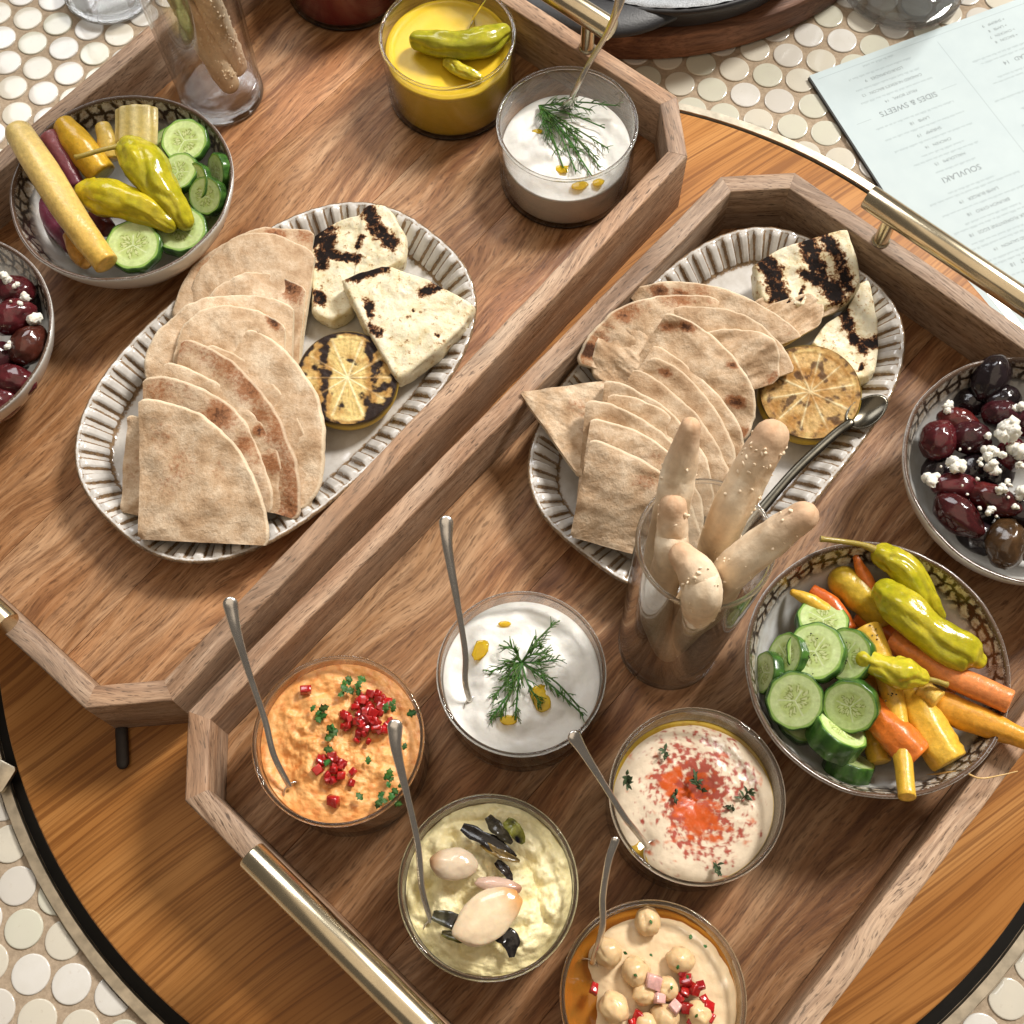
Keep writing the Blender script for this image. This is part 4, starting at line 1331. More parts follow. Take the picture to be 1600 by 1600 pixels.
redc = lambda: tuple(v * random.uniform(.75, 1.25) for v in (.36, .011, .010))
zo = TF + LD + .33
hp = lambda cx, cy_, k: (lambda px, py: zo + k * max(0, 1 - math.hypot(px - cx, py - cy_) / 45))
flecks('pepper_dice', 'diced red pepper heaped on the orange dip nearest the spoon tip', 'pepper', ellipse_spots(574, 1122, 36, 42, 46, 20), hp(574, 1122, .45), .20, redc, M_TOM, 'red dice in the larger heap', True)
flecks('pepper_dice', 'diced red pepper in the smaller heap on the orange dip', 'pepper', ellipse_spots(526, 1205, 34, 20, 22, 25), hp(526, 1205, .25), .19, redc, M_TOM, 'red dice in the smaller heap', True)
flecks('pepper_dice', 'single red pepper dice near the far rim of the orange dip', 'pepper', [(478, 1078)], zo + .15, .26, redc, M_TOM, None, True)
flecks('pepper_dice', 'single red pepper dice by the spoon bowl in the orange dip', 'pepper', [(521, 1252)], zo, .27, redc, M_TOM, None, True)
par = lambda: herb_col(-.01)
flecks('parsley_fleck', 'chopped parsley fleck on the orange dip', 'herb',
       ellipse_spots(545, 1075, 16, 14, 9) + ellipse_spots(492, 1112, 12, 10, 5) + ellipse_spots(515, 1140, 14, 20, 6) + ellipse_spots(605, 1108, 12, 8, 4) + ellipse_spots(612, 1225, 16, 14, 7) + ellipse_spots(600, 1252, 20, 8, 6)
       + [(572, 1065), (635, 1117), (630, 1172), (575, 1195), (505, 1170), (515, 1185), (567, 1250)], lambda px, py: zo + .22 + .3 * math.exp(-(((px - 574) ** 2 + (py - 1122) ** 2) / 900)), .30, par, M_HERB, 'parsley on the orange dip')

# chickpeas and tomato
zg = TF + LG + .32
gch = 'whole chickpeas on the hummus'
for (px, py, r, an, lab) in [(1012, 1440, .62, 0, 'whole chickpea alone at the far edge of the oil'), (950, 1488, .66, 40, 'wrinkled chickpea touching the spoon neck'), (993, 1518, .66, 10, 'round chickpea in the middle of the hummus'),
                             (1064, 1500, .62, 70, 'chickpea with brown skin fold above the tomato'), (960, 1575, .68, 20, 'smooth oval chickpea nearest the oily side'), (1042, 1545, .55, 60, 'chickpea between the round one and the tomato'),
                             (1008, 1552, .55, 100, 'chickpea half sunk below the round one'), (1040, 1590, .62, 60, 'split chickpea at the bottom picture edge'), (1092, 1585, .58, 30, 'chickpea among the tomato at the bottom picture edge'), (1010, 1607, .6, 0, 'chickpea cut by the bottom picture edge')]:
    c = at(px, py, zg + .35)
    def pk(d): return 1 - .035 * math.exp(-((d.x) / .12) ** 2) * (d.z > -.3) * (1 if d.y < .3 else 0) + .12 * math.exp(-((d.y - 1) ** 2 + d.x ** 2 + d.z ** 2) / .08)
    vf = ball(c, r * .95, r * 1.05, r * .9, rotm(random.uniform(-30, 30), random.uniform(-30, 30), an), .11, 1.7, 32, 22, px, pk)
    k = random.uniform(.9, 1.08)
    tag(mk('chickpea', vf, M_CHICK, cols=[(.70 * k, .49 * k, .26 * k)] * len(vf[0])), lab, 'chickpea', gch)
flecks('tomato_dice', 'diced tomato bit scattered over the chickpeas', 'tomato',
       [(928, 1545), (1065, 1520), (1072, 1533), (1085, 1545), (1095, 1540), (1060, 1560), (1072, 1575), (1100, 1560), (1108, 1572), (1082, 1595), (1050, 1600), (990, 1600), (1000, 1590), (1070, 1550), (1110, 1590)], zg + .45, .24,
       redc, M_TOM, 'tomato on the chickpeas', True)
flecks('onion_dice', 'pale pink onion bit lying on the chickpeas', 'onion', [(1022, 1535), (1030, 1560), (1055, 1575)], zg + .75, .26, lambda: (.70, .40, .36), M_TOM, 'onion on the chickpeas', True)
flecks('parsley_fleck', 'tiny parsley fleck on the chickpea hummus', 'herb', [(1016, 1437), (990, 1522), (1015, 1490), (974, 1487), (1058, 1515), (1075, 1530), (1086, 1590), (1080, 1460), (1105, 1480), (1050, 1540)], zg + .95, .13, par, M_HERB, 'parsley on the chickpea hummus')

# potato dip toppings
ze = TF + LE + .45
c = at(772, 1428, ze + .55)
def clove(name, label, cc, l, w, h, rot, colr, tip, sd):
    V, F = ball(cc, l, w, h, rot, .08, 1.4, 44, 28, sd, lambda d: 1 - .06 * max(0, d.x) ** 3)
    C, V2 = [], []
    for v in V:
        d = rot.inverted() @ (Vector(v) - Vector(cc)); V2.append(tuple(Vector(cc) + rot @ Vector((d.x, d.y * (1 - .20 * max(0, d.x / l) ** 1.5 - .12 * max(0, -d.x / l) ** 2) + .10 * w * math.sin(d.x / l * 2), d.z * (1 - .2 * abs(d.y) / w))))); f = max(0, min(1, (d.x / l - .35) / .5)); C.append([x + (y - x) * f for x, y in zip(colr, tip)])
    return tag(mk(name, (V2, F), M_ALMOND, cols=C), label, 'garlic', 'garlic cloves on the potato dip')


clove('garlic_clove', 'largest smooth ivory garlic clove on the potato dip', at(764, 1430, ze + .75), 1.80, 1.08, .45, rotm(0, 0, 26), (.78, .62, .42), (.62, .32, .11), 1)
clove('garlic_clove', 'translucent garlic clove beside the spoon in the potato dip', at(708, 1350, ze + .6), 1.15, .78, .55, rotm(8, 0, 165), (.72, .58, .42), (.48, .27, .13), 2)
clove('garlic_clove', 'narrow pinkish garlic clove between the two larger ones', at(780, 1384, ze + .55), 1.15, .40, .36, rotm(0, 0, -14), (.66, .46, .36), (.40, .20, .12), 3)


def strip(name, label, pts, w, colr, sd, group='charred leek leaves on the potato dip'):
    P = [Vector(p) for p in spl([tuple(at(*p)) for p in pts], 16)]
    V, F, C = [], [], []
    for i, p in enumerate(P):
        f = i / 15; d = (P[min(15, i + 1)] - P[max(0, i - 1)]).normalized(); sd_ = d.cross(Vector((0, 0, 1))).normalized()
        ww = w * (math.sin(math.pi * (.12 + .84 * f)) ** .6) * (1 + .3 * nz((f * 4, sd, 0), 1, 2))
        for lay in (0, 1):
            for k in (-1, -.5, 0, .5, 1):
                V.append(tuple(p + sd_ * k * ww + Vector((0, 0, .10 * abs(k) + .08 * nz((f * 5, k * 2, sd), 1, 2) - lay * .05))))
                m = max(0, nz((f * 3, k, sd + 3), 1, 2) + .3); C.append([x + (y - x) * m for x, y in zip(colr, (.012, .010, .010))])
    for i in range(15):
        for lay in (0, 1):
            for k in range(4):
                a = i * 10 + lay * 5 + k; f = (a, a + 1, a + 11, a + 10); F.append(f if lay == 0 else f[::-1])
        for k in (0, 4):
            a = i * 10 + k; F.append((a, a + 10, a + 15, a + 5))
    return tag(mk(name, (V, F), M_LEEK, cols=C), label, 'leek', group)


strip('leek_leaf', 'glossy black leek leaf crossing the far part of the potato dip', [(722, 1292, ze + .45), (752, 1308, ze + .75), (778, 1322, ze + .75), (806, 1340, ze + .55)], .34, (.02, .015, .012), 1)
strip('leek_leaf', 'curled dark leek leaf standing behind the black one', [(762, 1276, ze + .5), (778, 1296, ze + 1.0), (800, 1318, ze + .7)], .30, (.05, .04, .02), 2)
strip('leek_leaf', 'olive green piece of leek at the far rim of the potato dip', [(790, 1282, ze + .5), (804, 1296, ze + .85), (818, 1318, ze + .5)], .34, (.26, .26, .04), 3)
strip('leek_leaf', 'golden brown leek strip along the black leaf', [(752, 1318, ze + .65), (780, 1334, ze + .85), (812, 1346, ze + .55)], .22, (.30, .19, .05), 4)
strip('leek_leaf', 'dark leek shred between the leaf and the narrow clove', [(775, 1346, ze + .5), (790, 1360, ze + .6), (800, 1376, ze + .4)], .22, (.03, .02, .015), 5)
strip('leek_leaf', 'dark leek leaf tucked under the largest clove beside the spoon', [(676, 1430, ze + .25), (705, 1438, ze + .45), (730, 1452, ze + .40)], .36, (.05, .045, .02), 6)
strip('leek_leaf', 'olive leek piece under the near edge of the largest clove', [(690, 1458, ze + .15), (722, 1466, ze + .3), (752, 1470, ze + .25)], .22, (.17, .15, .04), 7)
strip('leek_leaf', 'black pointed leek leaf at the near side of the largest clove', [(775, 1462, ze + .4), (796, 1466, ze + .4), (800, 1496, ze + .10)], .42, (.015, .012, .010), 8)


# ================================================================== PICKLED VEGETABLES
def root_piece(name, label, pts, rads, colr, cat='carrot', end=None, ridged=0, group=None, cap='flat', n=28, sd=0.0, flat=1.0, col2=None, parent=None):
    S_ = spl([tuple(at(*p)) + (r,) for p, r in zip(pts, rads)], n)
    P = [Vector(s[:3]) for s in S_]; rr = [s[3] for s in S_]
    def sh(f, a):
        s = 1 + .085 * noise.fractal(Vector((math.cos(a) * 1.2, math.sin(a) * 1.2, f * 5 + sd)), 1, 2, 3)
        if ridged: s += .05 * math.cos(ridged * a)
        return s
    V, F = tube(P, rr, 24, cap, flat, None, sh)
    C = []; m = len(V) // 24
    for k in range(m):
        for i in range(24):
            f = k / (m - 1); c = colr if not col2 else [x + (y - x) * f for x, y in zip(colr, col2)]
            st = .14 * nz((math.cos(i * .26) * 4 + sd, math.sin(i * .26) * 4, f * 1.5), 1, 3)
            c = [max(0, x * (1 + st)) for x in c]
            if cap == 'flat' and k in (0, m - 1): c = [min(1, x * 1.25 + .04) for x in (end or c)]
            C.append(c)
    o = mk(name, (V, F), M_ROOT, parent, cols=C, auto=55)
    return tag(o, label, cat, group) if parent is None else o


ORANGE = (.66, .17, .022); YEL = (.70, .42, .045); PALE = (.62, .48, .19); PURP = (.13, .022, .045)


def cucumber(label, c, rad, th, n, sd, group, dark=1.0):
    c = Vector(c); M = frame(n, sd); na = 64
    V, F, C = [], [], []
    rings = [0.01] + [.04 * q for q in range(1, 22)] + [.88, .92]
    seeds = []
    for q in range(3):
        for w_ in range(5):
            rs = random.Random(int(sd * 97 + q * 13 + w_ * 7)); seeds.append((q * 2.094 + sd + (w_ - 2) * .30 + rs.uniform(-.18, .18), .34 + rs.uniform(-.14, .14)))
    prof = [(r, th / 2 - .05 * (1 - r)) for r in rings] + [(.955, th / 2), (.985, th / 2 - .04), (1.0, th / 2 - .10), (1.005, 0), (1.0, -th / 2 + .1), (.95, -th / 2), (.5, -th / 2), (.01, -th / 2)]
    for j, (r, z) in enumerate(prof):
        for i in range(na):
            a = 2 * math.pi * i / na
            rr = r * (1 + .018 * math.cos(9 * a) * (r > .9)) * (1 + .02 * math.sin(2 * a + sd))
            V.append(tuple(c + M @ Vector((rr * rad * math.cos(a), rr * rad * math.sin(a), z))))
            if z > 0 and r <= .93 or r < .94 and z < 0:
                k = .5 + .5 * nz((r * 3 * math.cos(a), r * 3 * math.sin(a), sd), 1, 3)
                col_ = (.46 + .12 * k, .58 + .10 * k, .22 + .12 * k)
                if r < .60:
                    f = min(1, (.60 - r) / .08)
                    col_ = tuple(x + (y - x) * f for x, y in zip(col_, (.40 + .08 * k, .50 + .08 * k, .15 + .08 * k)))
                    for (sa, sr) in seeds:
                        dr, dt = (r - sr) / .15, math.sin(a - sa) * r / .055
                        if math.cos(a - sa) > 0:
                            q = dr * dr + dt * dt
                            if q < .5: col_ = (.52, .58, .28)
                            elif q < 1.1: col_ = (.24, .30, .07)
                    if min(abs(((a - sd - 1.047 - q * 2.094 + 3.1416) % 6.2832) - 3.1416) for q in range(3)) * r < .02: col_ = (.58, .66, .38)
                if .60 < r < .65: col_ = tuple(x * 1.05 for x in col_)
                if r > .86: col_ = (.26, .42, .09)
            else:
                k = .5 + .5 * nz((math.cos(a) * 5, math.sin(a) * 5, z * 2 + sd), 1, 3); k = max(0, min(1, k + .25 * math.cos(9 * a)))
                col_ = (.018 + .05 * k, .065 + .11 * k, .010 + .018 * k)
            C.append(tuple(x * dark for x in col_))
    for j in range(len(prof) - 1):
        for i in range(na):
            i2 = (i + 1) % na; F.append((j * na + i, (j + 1) * na + i, (j + 1) * na + i2, j * na + i2))
    return tag(mk('cucumber_slice', (V, F), M_CUC, cols=C), label, 'cucumber', group)


def pepper(label, pts, rads, stem, sd, colr=(.42, .37, .016), group=None, wr=.20):
    S_ = spl([tuple(at(*p)) + (r,) for p, r in zip(pts, rads)], 44)
    P = [Vector(s[:3]) for s in S_]; rr = [s[3] for s in S_]
    def sh(f, a):
        x, y = math.cos(a), math.sin(a)
        s = 1 + wr * noise.fractal(Vector((x * 1.1 + sd, y * 1.1, f * 2.2 + sd)), 1, 2, 3) + .05 * noise.fractal(Vector((x * 3.1 + sd, y * 3.1, f * 7 + sd)), 1, 2, 3)
        s -= .16 * math.exp(-((math.sin(a * 1.5 + sd + 2.0 * nz((f * 2, sd, 0), 1, 2))) / .28) ** 2) * (f > .15)
        return s
    V, F = tube(P, rr, 40, 'round', 1.0, None, sh)
    C = []; m = len(V) // 40
    for k in range(m):
        for i in range(40):
            g = nz((k * .12, math.cos(i * .157), math.sin(i * .157) + sd), 1, 3)
            C.append((colr[0] * (1 + .25 * g), colr[1] * (1 + .18 * g), colr[2] * (1 + .5 * g)))
    t = thing('pickled_pepper', label, 'pepper', tuple(P[len(P) // 2]), group)
    mk('pepper_body', (V, F), M_PEPPER, t, cols=C)
    if stem:
        Q = [Vector(q) for q in spl([tuple(at(*p)) for p in stem], 14)]
        r = [.26 - .12 * min(1, i / 5) for i in range(14)]; r[-1] = .17
        v, f = tube(Q, r, 12, 'flat'); mk('stem', (v, f), M_ROOT, t, cols=[(.33, .25, .055)] * len(v))
    return t


g1 = 'vegetables in the bowl heaped with orange carrots'; g2 = 'vegetables in the bowl beside the seeded breadsticks'
zb = 5.0
# --- bowl with orange carrots
root_piece('carrot_piece', 'long orange carrot baton reaching over the bowl rim towards the tray wall', [(1394, 1000, 4.8), (1480, 1052, 5.6), (1578, 1096, 6.4)], [.62, .66, .58], (.74, .25, .07), sd=1)
root_piece('carrot_piece', 'stubby bright orange carrot chunk with a cut end, front of the heap', [(1352, 1098, 4.6), (1400, 1150, 5.2), (1434, 1182, 5.3)], [.70, .90, .80], ORANGE, sd=2, ridged=5)
root_piece('carrot_piece', 'thick yellow carrot chunk next to the stubby orange one', [(1424, 1080, 4.4), (1458, 1150, 5.0), (1484, 1190, 5.1)], [.80, .95, .90], YEL, sd=3, end=(.76, .55, .12), ridged=6)
root_piece('carrot_piece', 'tapering amber carrot pointing out of the bowl at the picture edge', [(1470, 1102, 4.8), (1540, 1130, 5.6), (1620, 1162, 6.3)], [.80, .68, .42], (.68, .32, .03), sd=4)
root_piece('carrot_piece', 'slender yellow carrot hanging down over the near bowl rim', [(1352, 985, 5.2), (1376, 1030, 5.4), (1398, 1100, 5.2), (1412, 1190, 5.6), (1417, 1245, 6.2)], [.80, .60, .55, .44, .42], YEL, sd=5)
root_piece('carrot_piece', 'dark orange carrot curving behind the cucumber slices', [(1268, 922, 4.4), (1300, 945, 4.5), (1326, 985, 4.6)], [.34, .46, .46], (.55, .115, .015), sd=6)
root_piece('carrot_piece', 'thin yellow carrot tip lying against the far wall of the bowl', [(1240, 926, 4.8), (1265, 938, 4.8), (1290, 955, 4.6)], [.20, .36, .40], YEL, sd=7, cap='round')
root_piece('carrot_piece', 'short olive yellow carrot chunk below the long pepper stem', [(1318, 908, 4.3), (1345, 930, 4.3), (1372, 958, 4.0)], [.80, .92, .80], (.56, .38, .03), sd=8, cap='round')
root_piece('carrot_piece', 'orange carrot sliver standing between the chunk and the pepper', [(1338, 872, 5.2), (1350, 900, 5.0), (1372, 940, 4.6)], [.18, .36, .38], ORANGE, sd=9, cap='round')
root_piece('carrot_piece', 'small round yellow carrot end under the short pepper', [(1440, 1075, 5.3), (1466, 1094, 5.6)], [.46, .50], (.70, .46, .09), sd=10)
root_piece('carrot_piece', 'yellow carrot sunk low beneath the stubby orange chunk', [(1360, 1130, 3.6), (1375, 1190, 3.8)], [.6, .55], YEL, sd=11)
root_piece('carrot_piece', 'orange carrot buried at the bottom of the heap under the big pepper', [(1340, 960, 3.4), (1420, 1010, 3.4), (1500, 1070, 3.4)], [.6, .7, .6], ORANGE, sd=12)
root_piece('carrot_piece', 'amber carrot deep in the heap between the yellow chunk and the cucumber', [(1330, 1050, 3.2), (1400, 1100, 3.2), (1460, 1140, 3.3)], [.7, .7, .6], (.6, .3, .03), sd=13)
rt = spl([tuple(at(*p)) for p in [(1448, 1212, 4.2), (1500, 1206, 5.6), (1530, 1216, 6.2), (1560, 1212, 6.0), (1590, 1205, 5.8)]], 24)
v, f = tube(rt, [.07 - .045 * i / 23 for i in range(24)], 6, 'flat')
tag(mk('root_hair', (v, f), M_ROOT, cols=[(.62, .40, .16)] * len(v)), 'thin pale carrot root trailing over the bowl rim', 'root')
pepper('long yellow green pepper with a curved stem reaching past the far rim', [(1380, 868, 5.9), (1408, 885, 5.9), (1440, 925, 5.6), (1462, 960, 4.9)], [.62, .82, .72, .5], [(1376, 864, 5.9), (1350, 852, 6.3), (1315, 846, 6.7), (1282, 842, 6.8)], 3.1, group='pickled peppers')
pepper('plump wrinkled yellow green pepper lying on top of the carrots', [(1386, 925, 6.2), (1412, 950, 6.5), (1446, 985, 6.5), (1482, 1008, 6.5), (1512, 1022, 6.3), (1528, 1032, 6.2)], [.72, 1.02, .98, .95, .95, .42], [(1526, 1034, 6.2), (1536, 1037, 6.2)], 7.4, group='pickled peppers')
pepper('short pickled pepper lying across the slender yellow carrot', [(1352, 1030, 6.2), (1385, 1046, 6.4), (1412, 1052, 6.5), (1436, 1058, 6.4)], [.48, .62, .78, .50], [(1440, 1060, 6.4), (1458, 1063, 6.3), (1480, 1070, 6.1)], 11.2, (.54, .47, .03), group='pickled peppers', wr=.14)
gc1 = 'cucumber slices in the bowl heaped with carrots'; gc2 = 'cucumber slices beside the seeded breadsticks'
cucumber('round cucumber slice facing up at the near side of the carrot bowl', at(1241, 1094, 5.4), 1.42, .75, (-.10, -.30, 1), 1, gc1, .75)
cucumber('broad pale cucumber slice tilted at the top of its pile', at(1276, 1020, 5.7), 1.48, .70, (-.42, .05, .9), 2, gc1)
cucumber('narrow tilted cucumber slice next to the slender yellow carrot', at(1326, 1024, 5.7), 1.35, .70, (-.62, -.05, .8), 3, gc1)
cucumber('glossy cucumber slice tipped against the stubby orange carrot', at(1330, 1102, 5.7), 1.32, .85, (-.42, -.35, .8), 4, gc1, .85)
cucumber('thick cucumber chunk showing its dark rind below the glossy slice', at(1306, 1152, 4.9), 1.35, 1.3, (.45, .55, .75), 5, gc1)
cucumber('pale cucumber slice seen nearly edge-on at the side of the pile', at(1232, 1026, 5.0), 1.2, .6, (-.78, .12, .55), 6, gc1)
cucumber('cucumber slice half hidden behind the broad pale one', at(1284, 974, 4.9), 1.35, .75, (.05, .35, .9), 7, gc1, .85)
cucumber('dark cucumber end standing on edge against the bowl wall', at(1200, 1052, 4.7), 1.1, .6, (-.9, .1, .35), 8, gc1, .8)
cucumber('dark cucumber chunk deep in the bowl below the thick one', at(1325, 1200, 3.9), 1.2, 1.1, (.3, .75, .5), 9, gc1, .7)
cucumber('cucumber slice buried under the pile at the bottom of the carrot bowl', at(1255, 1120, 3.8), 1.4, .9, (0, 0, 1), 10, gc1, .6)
flecks('herb_fleck', 'dried herb fleck on the cucumber slices of the carrot bowl', 'herb', ellipse_spots(1276, 1020, 26, 36, 9) + ellipse_spots(1328, 1025, 16, 30, 9), 6.12, .06, lambda: (.03, .03, .012), M_HERB, 'herb flecks on the cucumbers', lobes=False)
flecks('herb_fleck', 'dried herb fleck on the slender yellow carrot', 'herb', ellipse_spots(1362, 990, 14, 14, 6) + ellipse_spots(1390, 1080, 10, 18, 6), 6.0, .07, lambda: (.03, .02, .012), M_HERB, 'herb flecks on the carrot', lobes=False)
# --- bowl beside the seeded breadsticks
root_piece('carrot_piece', 'long pale yellow carrot stick leaning across the bowl at the left picture edge', [(28, 205, 7.1), (60, 255, 7.2), (110, 335, 6.9), (138, 375, 6.6), (166, 412, 6.3)], [.78, .88, .85, .76, .72], PALE, sd=21, col2=(.68, .42, .07), n=36)
root_piece('carrot_piece', 'purple carrot stick between the long pale one and the yellow wedge', [(78, 212, 6.0), (98, 250, 5.6), (120, 292, 5.0)], [.62, .60, .52], (.30, .09, .10), sd=22, end=(.55, .30, .16), col2=PURP)
root_piece('carrot_piece', 'yellow squash wedge leaning on the far bowl rim', [(98, 192, 6.4), (125, 228, 6.0), (160, 272, 5.3)], [.62, .88, .85], (.66, .40, .03), sd=23, ridged=3, end=(.60, .52, .12))
root_piece('carrot_piece', 'small pale yellow stick behind the pepper stem', [(160, 196, 5.8), (168, 220, 5.6), (172, 248, 5.2)], [.42, .60, .60], (.62, .44, .10), sd=24)
root_piece('carrot_piece', 'amber carrot piece low under the long pale carrot stick', [(112, 368, 4.4), (122, 396, 4.6), (135, 410, 4.8)], [.5, .5, .45], (.58, .28, .04), sd=25)
root_piece('carrot_piece', 'dark purple carrot deep in the shaded side of the bowl', [(62, 310, 3.6), (85, 350, 3.6), (115, 385, 3.8)], [.6, .65, .55], PURP, sd=26)
root_piece('carrot_piece', 'dark red carrot piece beside the round cucumber slice', [(150, 335, 4.0), (170, 360, 4.0)], [.6, .5], (.16, .03, .025), sd=27)
# celery: ridged piece
cp = [at(214, 172, 6.2), at(214, 196, 6.0), at(213, 225, 5.6)]
v, f = tube([Vector(q) for q in spl([tuple(q) for q in cp], 14)], [1.22] * 14, 48, 'flat', .5, (0, .2, 1), lambda f_, a: 1 + .05 * math.cos(9 * a))
cc_ = []
for k in range(len(v)):
    i = k % 48; s = .5 + .5 * math.cos(9 * 2 * math.pi * i / 48); cc_.append((.52 + .16 * s, .40 + .17 * s, .12 + .15 * s))
tag(mk('celery_piece', (v, f), M_ROOT, cols=cc_, auto=50), 'ridged pale celery piece standing at the far bowl rim', 'celery')
pepper('yellow green pepper with a long thin stem draped down the bowl', [(208, 236, 6.6), (228, 258, 6.9), (250, 290, 6.7), (272, 322, 6.3), (288, 346, 5.9)], [.95, 1.18, 1.0, .78, .55], [(203, 230, 6.7), (190, 228, 7.0), (160, 234, 7.2), (130, 243, 7.2), (118, 246, 7.1)], 15.3, group='pickled peppers')
pepper('folded yellow green pepper lying in front of the long stemmed one', [(140, 302, 6.2), (165, 306, 6.5), (200, 318, 6.5), (234, 332, 6.3), (262, 350, 6.0)], [.85, 1.08, .95, .85, .55], None, 19.9, (.46, .38, .015), group='pickled peppers')
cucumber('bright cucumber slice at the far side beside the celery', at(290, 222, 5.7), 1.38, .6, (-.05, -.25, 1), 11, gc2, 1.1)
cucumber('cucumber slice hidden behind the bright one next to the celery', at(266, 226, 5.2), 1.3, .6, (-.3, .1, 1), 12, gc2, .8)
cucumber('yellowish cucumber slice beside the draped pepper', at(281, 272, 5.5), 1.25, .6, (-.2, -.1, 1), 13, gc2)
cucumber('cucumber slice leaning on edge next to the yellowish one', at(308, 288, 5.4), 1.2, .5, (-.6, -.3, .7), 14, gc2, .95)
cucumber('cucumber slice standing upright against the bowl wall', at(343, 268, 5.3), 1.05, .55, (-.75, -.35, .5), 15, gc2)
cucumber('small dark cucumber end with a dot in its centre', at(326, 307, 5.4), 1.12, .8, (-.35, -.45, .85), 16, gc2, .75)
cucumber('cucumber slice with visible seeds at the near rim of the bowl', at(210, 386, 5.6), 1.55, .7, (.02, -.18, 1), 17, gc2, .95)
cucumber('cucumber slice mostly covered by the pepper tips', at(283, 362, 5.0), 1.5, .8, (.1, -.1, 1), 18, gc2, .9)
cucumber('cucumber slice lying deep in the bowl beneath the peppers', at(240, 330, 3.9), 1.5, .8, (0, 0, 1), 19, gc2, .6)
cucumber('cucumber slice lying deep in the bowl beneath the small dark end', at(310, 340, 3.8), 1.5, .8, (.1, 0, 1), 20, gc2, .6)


pepper('translucent green pepper lying on the yellow puree', [(655, 62, 5.9), (690, 68, 6.0), (725, 70, 6.0), (758, 64, 6.0), (784, 52, 5.9)], [.62, .85, .80, .90, .60], None, 23.1, (.36, .34, .02), group='pickled peppers')
pepper('small pepper strip below the green pepper on the yellow puree', [(700, 98, 5.4), (722, 110, 5.5), (748, 122, 5.3)], [.34, .44, .28], None, 27.7, (.52, .44, .03), group='pickled peppers')

# ================================================================== OLIVES AND FETA
def olive(label, px, py, z, l, w, an, el, colr, group, sd):
    c = at(px, py, z); M = rotm(0, el, an)
    vf = ball(c, l, w, w * .97, M, .09, 1.6, 36, 24, sd, lambda d: 1 + .10 * max(0, d.x) ** 6)
    C = []
    for v_ in vf[0]:
        g = .5 + .5 * nz((v_[0] * .8, v_[1] * .8, v_[2] * .8 + sd), 1, 3); C.append(tuple(x * (.55 + .9 * g) for x in colr))
    tag(mk('olive', vf, M_OLIVE, cols=C), label, 'olive', group)


RED = (.075, .010, .013); DRED = (.040, .008, .011); BLK = (.012, .007, .009); BRN = (.055, .028, .011)
go = 'olives below the menu'; gl = 'olives at the left picture edge'
for i, (lab, px, py, z, l, w, an, el, cc) in enumerate([
        ('large black olive standing against the far bowl wall below the menu', 1548, 592, 5.4, 1.35, 1.0, 60, -25, BLK),
        ('glossy black olive just below the large black one', 1566, 626, 5.1, 1.0, .8, 20, 0, BLK),
        ('dark olive under the biggest feta crumb', 1566, 648, 5.3, 1.1, .85, -10, 0, DRED),
        ('round plum red olive at the side of the bowl below the menu', 1466, 688, 5.1, 1.15, .98, 70, 0, RED),
        ('small red olive under the single feta crumb at the far side', 1496, 658, 4.9, 1.1, .75, -20, 0, (.075, .010, .009)),
        ('near black olive next to the round plum red one', 1516, 684, 5.2, 1.05, .92, 0, 0, DRED),
        ('flat red olive with feta dust above the big oval one', 1494, 760, 5.1, 1.35, .72, -8, 0, RED),
        ('big oval red olive nearest the vegetable bowl', 1496, 804, 5.2, 1.45, .90, -48, 0, (.050, .007, .008)),
        ('oval red olive pointing away from the big one', 1554, 782, 5.3, 1.40, .80, -28, 0, (.065, .009, .009)),
        ('brown green olive at the near side of the bowl', 1571, 850, 5.0, 1.35, 1.05, 78, 0, BRN),
        ('black olive sunk in the middle between the feta crumbs', 1520, 735, 4.6, 1.1, .9, 30, 0, BLK),
        ('dark red olive between the feta crumbs at the picture edge', 1578, 712, 4.9, 1.0, .85, 60, 0, RED),
        ('black olive below the feta at the picture edge', 1595, 800, 4.7, 1.1, .95, 20, 0, BLK),
        ('shaded dark olive beside the brown green one', 1530, 838, 4.3, 1.2, .9, -30, 0, BLK),
        ('dark olive cut by the picture edge beside the brown green one', 1618, 850, 4.6, 1.2, .95, 10, 0, DRED),
        ('dark olive cut by the picture edge at the far side', 1612, 660, 4.9, 1.1, .95, 10, 0, DRED),
        ('dark olive low in the bowl beside the round plum red one', 1470, 735, 4.2, 1.1, .9, 20, 0, BLK),
        ('black olive low between the big oval and the pointing one', 1535, 800, 4.1, 1.2, .95, 40, 0, BLK),
        ('black olive low under the far feta crumbs', 1520, 630, 4.2, 1.1, .9, 0, 0, BLK),
        ('dark olive low under the middle feta crumbs', 1555, 740, 4.3, 1.2, .95, 70, 0, BLK)]):
    olive(lab, px, py, z, l, w, an, el, cc, go, i * 1.7)
for i, (lab, px, py, z, l, w, an, el, cc) in enumerate([
        ('reddish brown oval olive touching the rim, at the left picture edge', 44, 540, 5.3, 1.25, .95, 65, 0, (.055, .013, .008)),
        ('glossy red olive above the reddish brown one, at the left picture edge', 20, 496, 5.4, 1.25, 1.0, 30, 0, RED),
        ('dark red olive farthest back in the left bowl', 20, 455, 5.2, 1.2, .95, -10, 0, RED),
        ('red olive nearest the rim below the reddish brown one', 22, 595, 5.0, 1.25, .9, -20, 0, RED),
        ('dark olive cut by the left picture edge', -8, 560, 5.0, 1.2, 1.0, 10, 0, DRED),
        ('dark olive half out of the picture below the others', -5, 630, 4.7, 1.2, 1.0, 10, 0, RED),
        ('dark olive low between the red ones in the left bowl', 15, 565, 4.2, 1.2, 1.0, 40, 0, BLK),
        ('dark olive low at the far side of the left bowl', 42, 480, 4.2, 1.1, .9, 80, 0, BLK)]):
    olive(lab, px, py, z, l, w, an, el, cc, gl, i * 2.3 + 50)
random.seed(23)


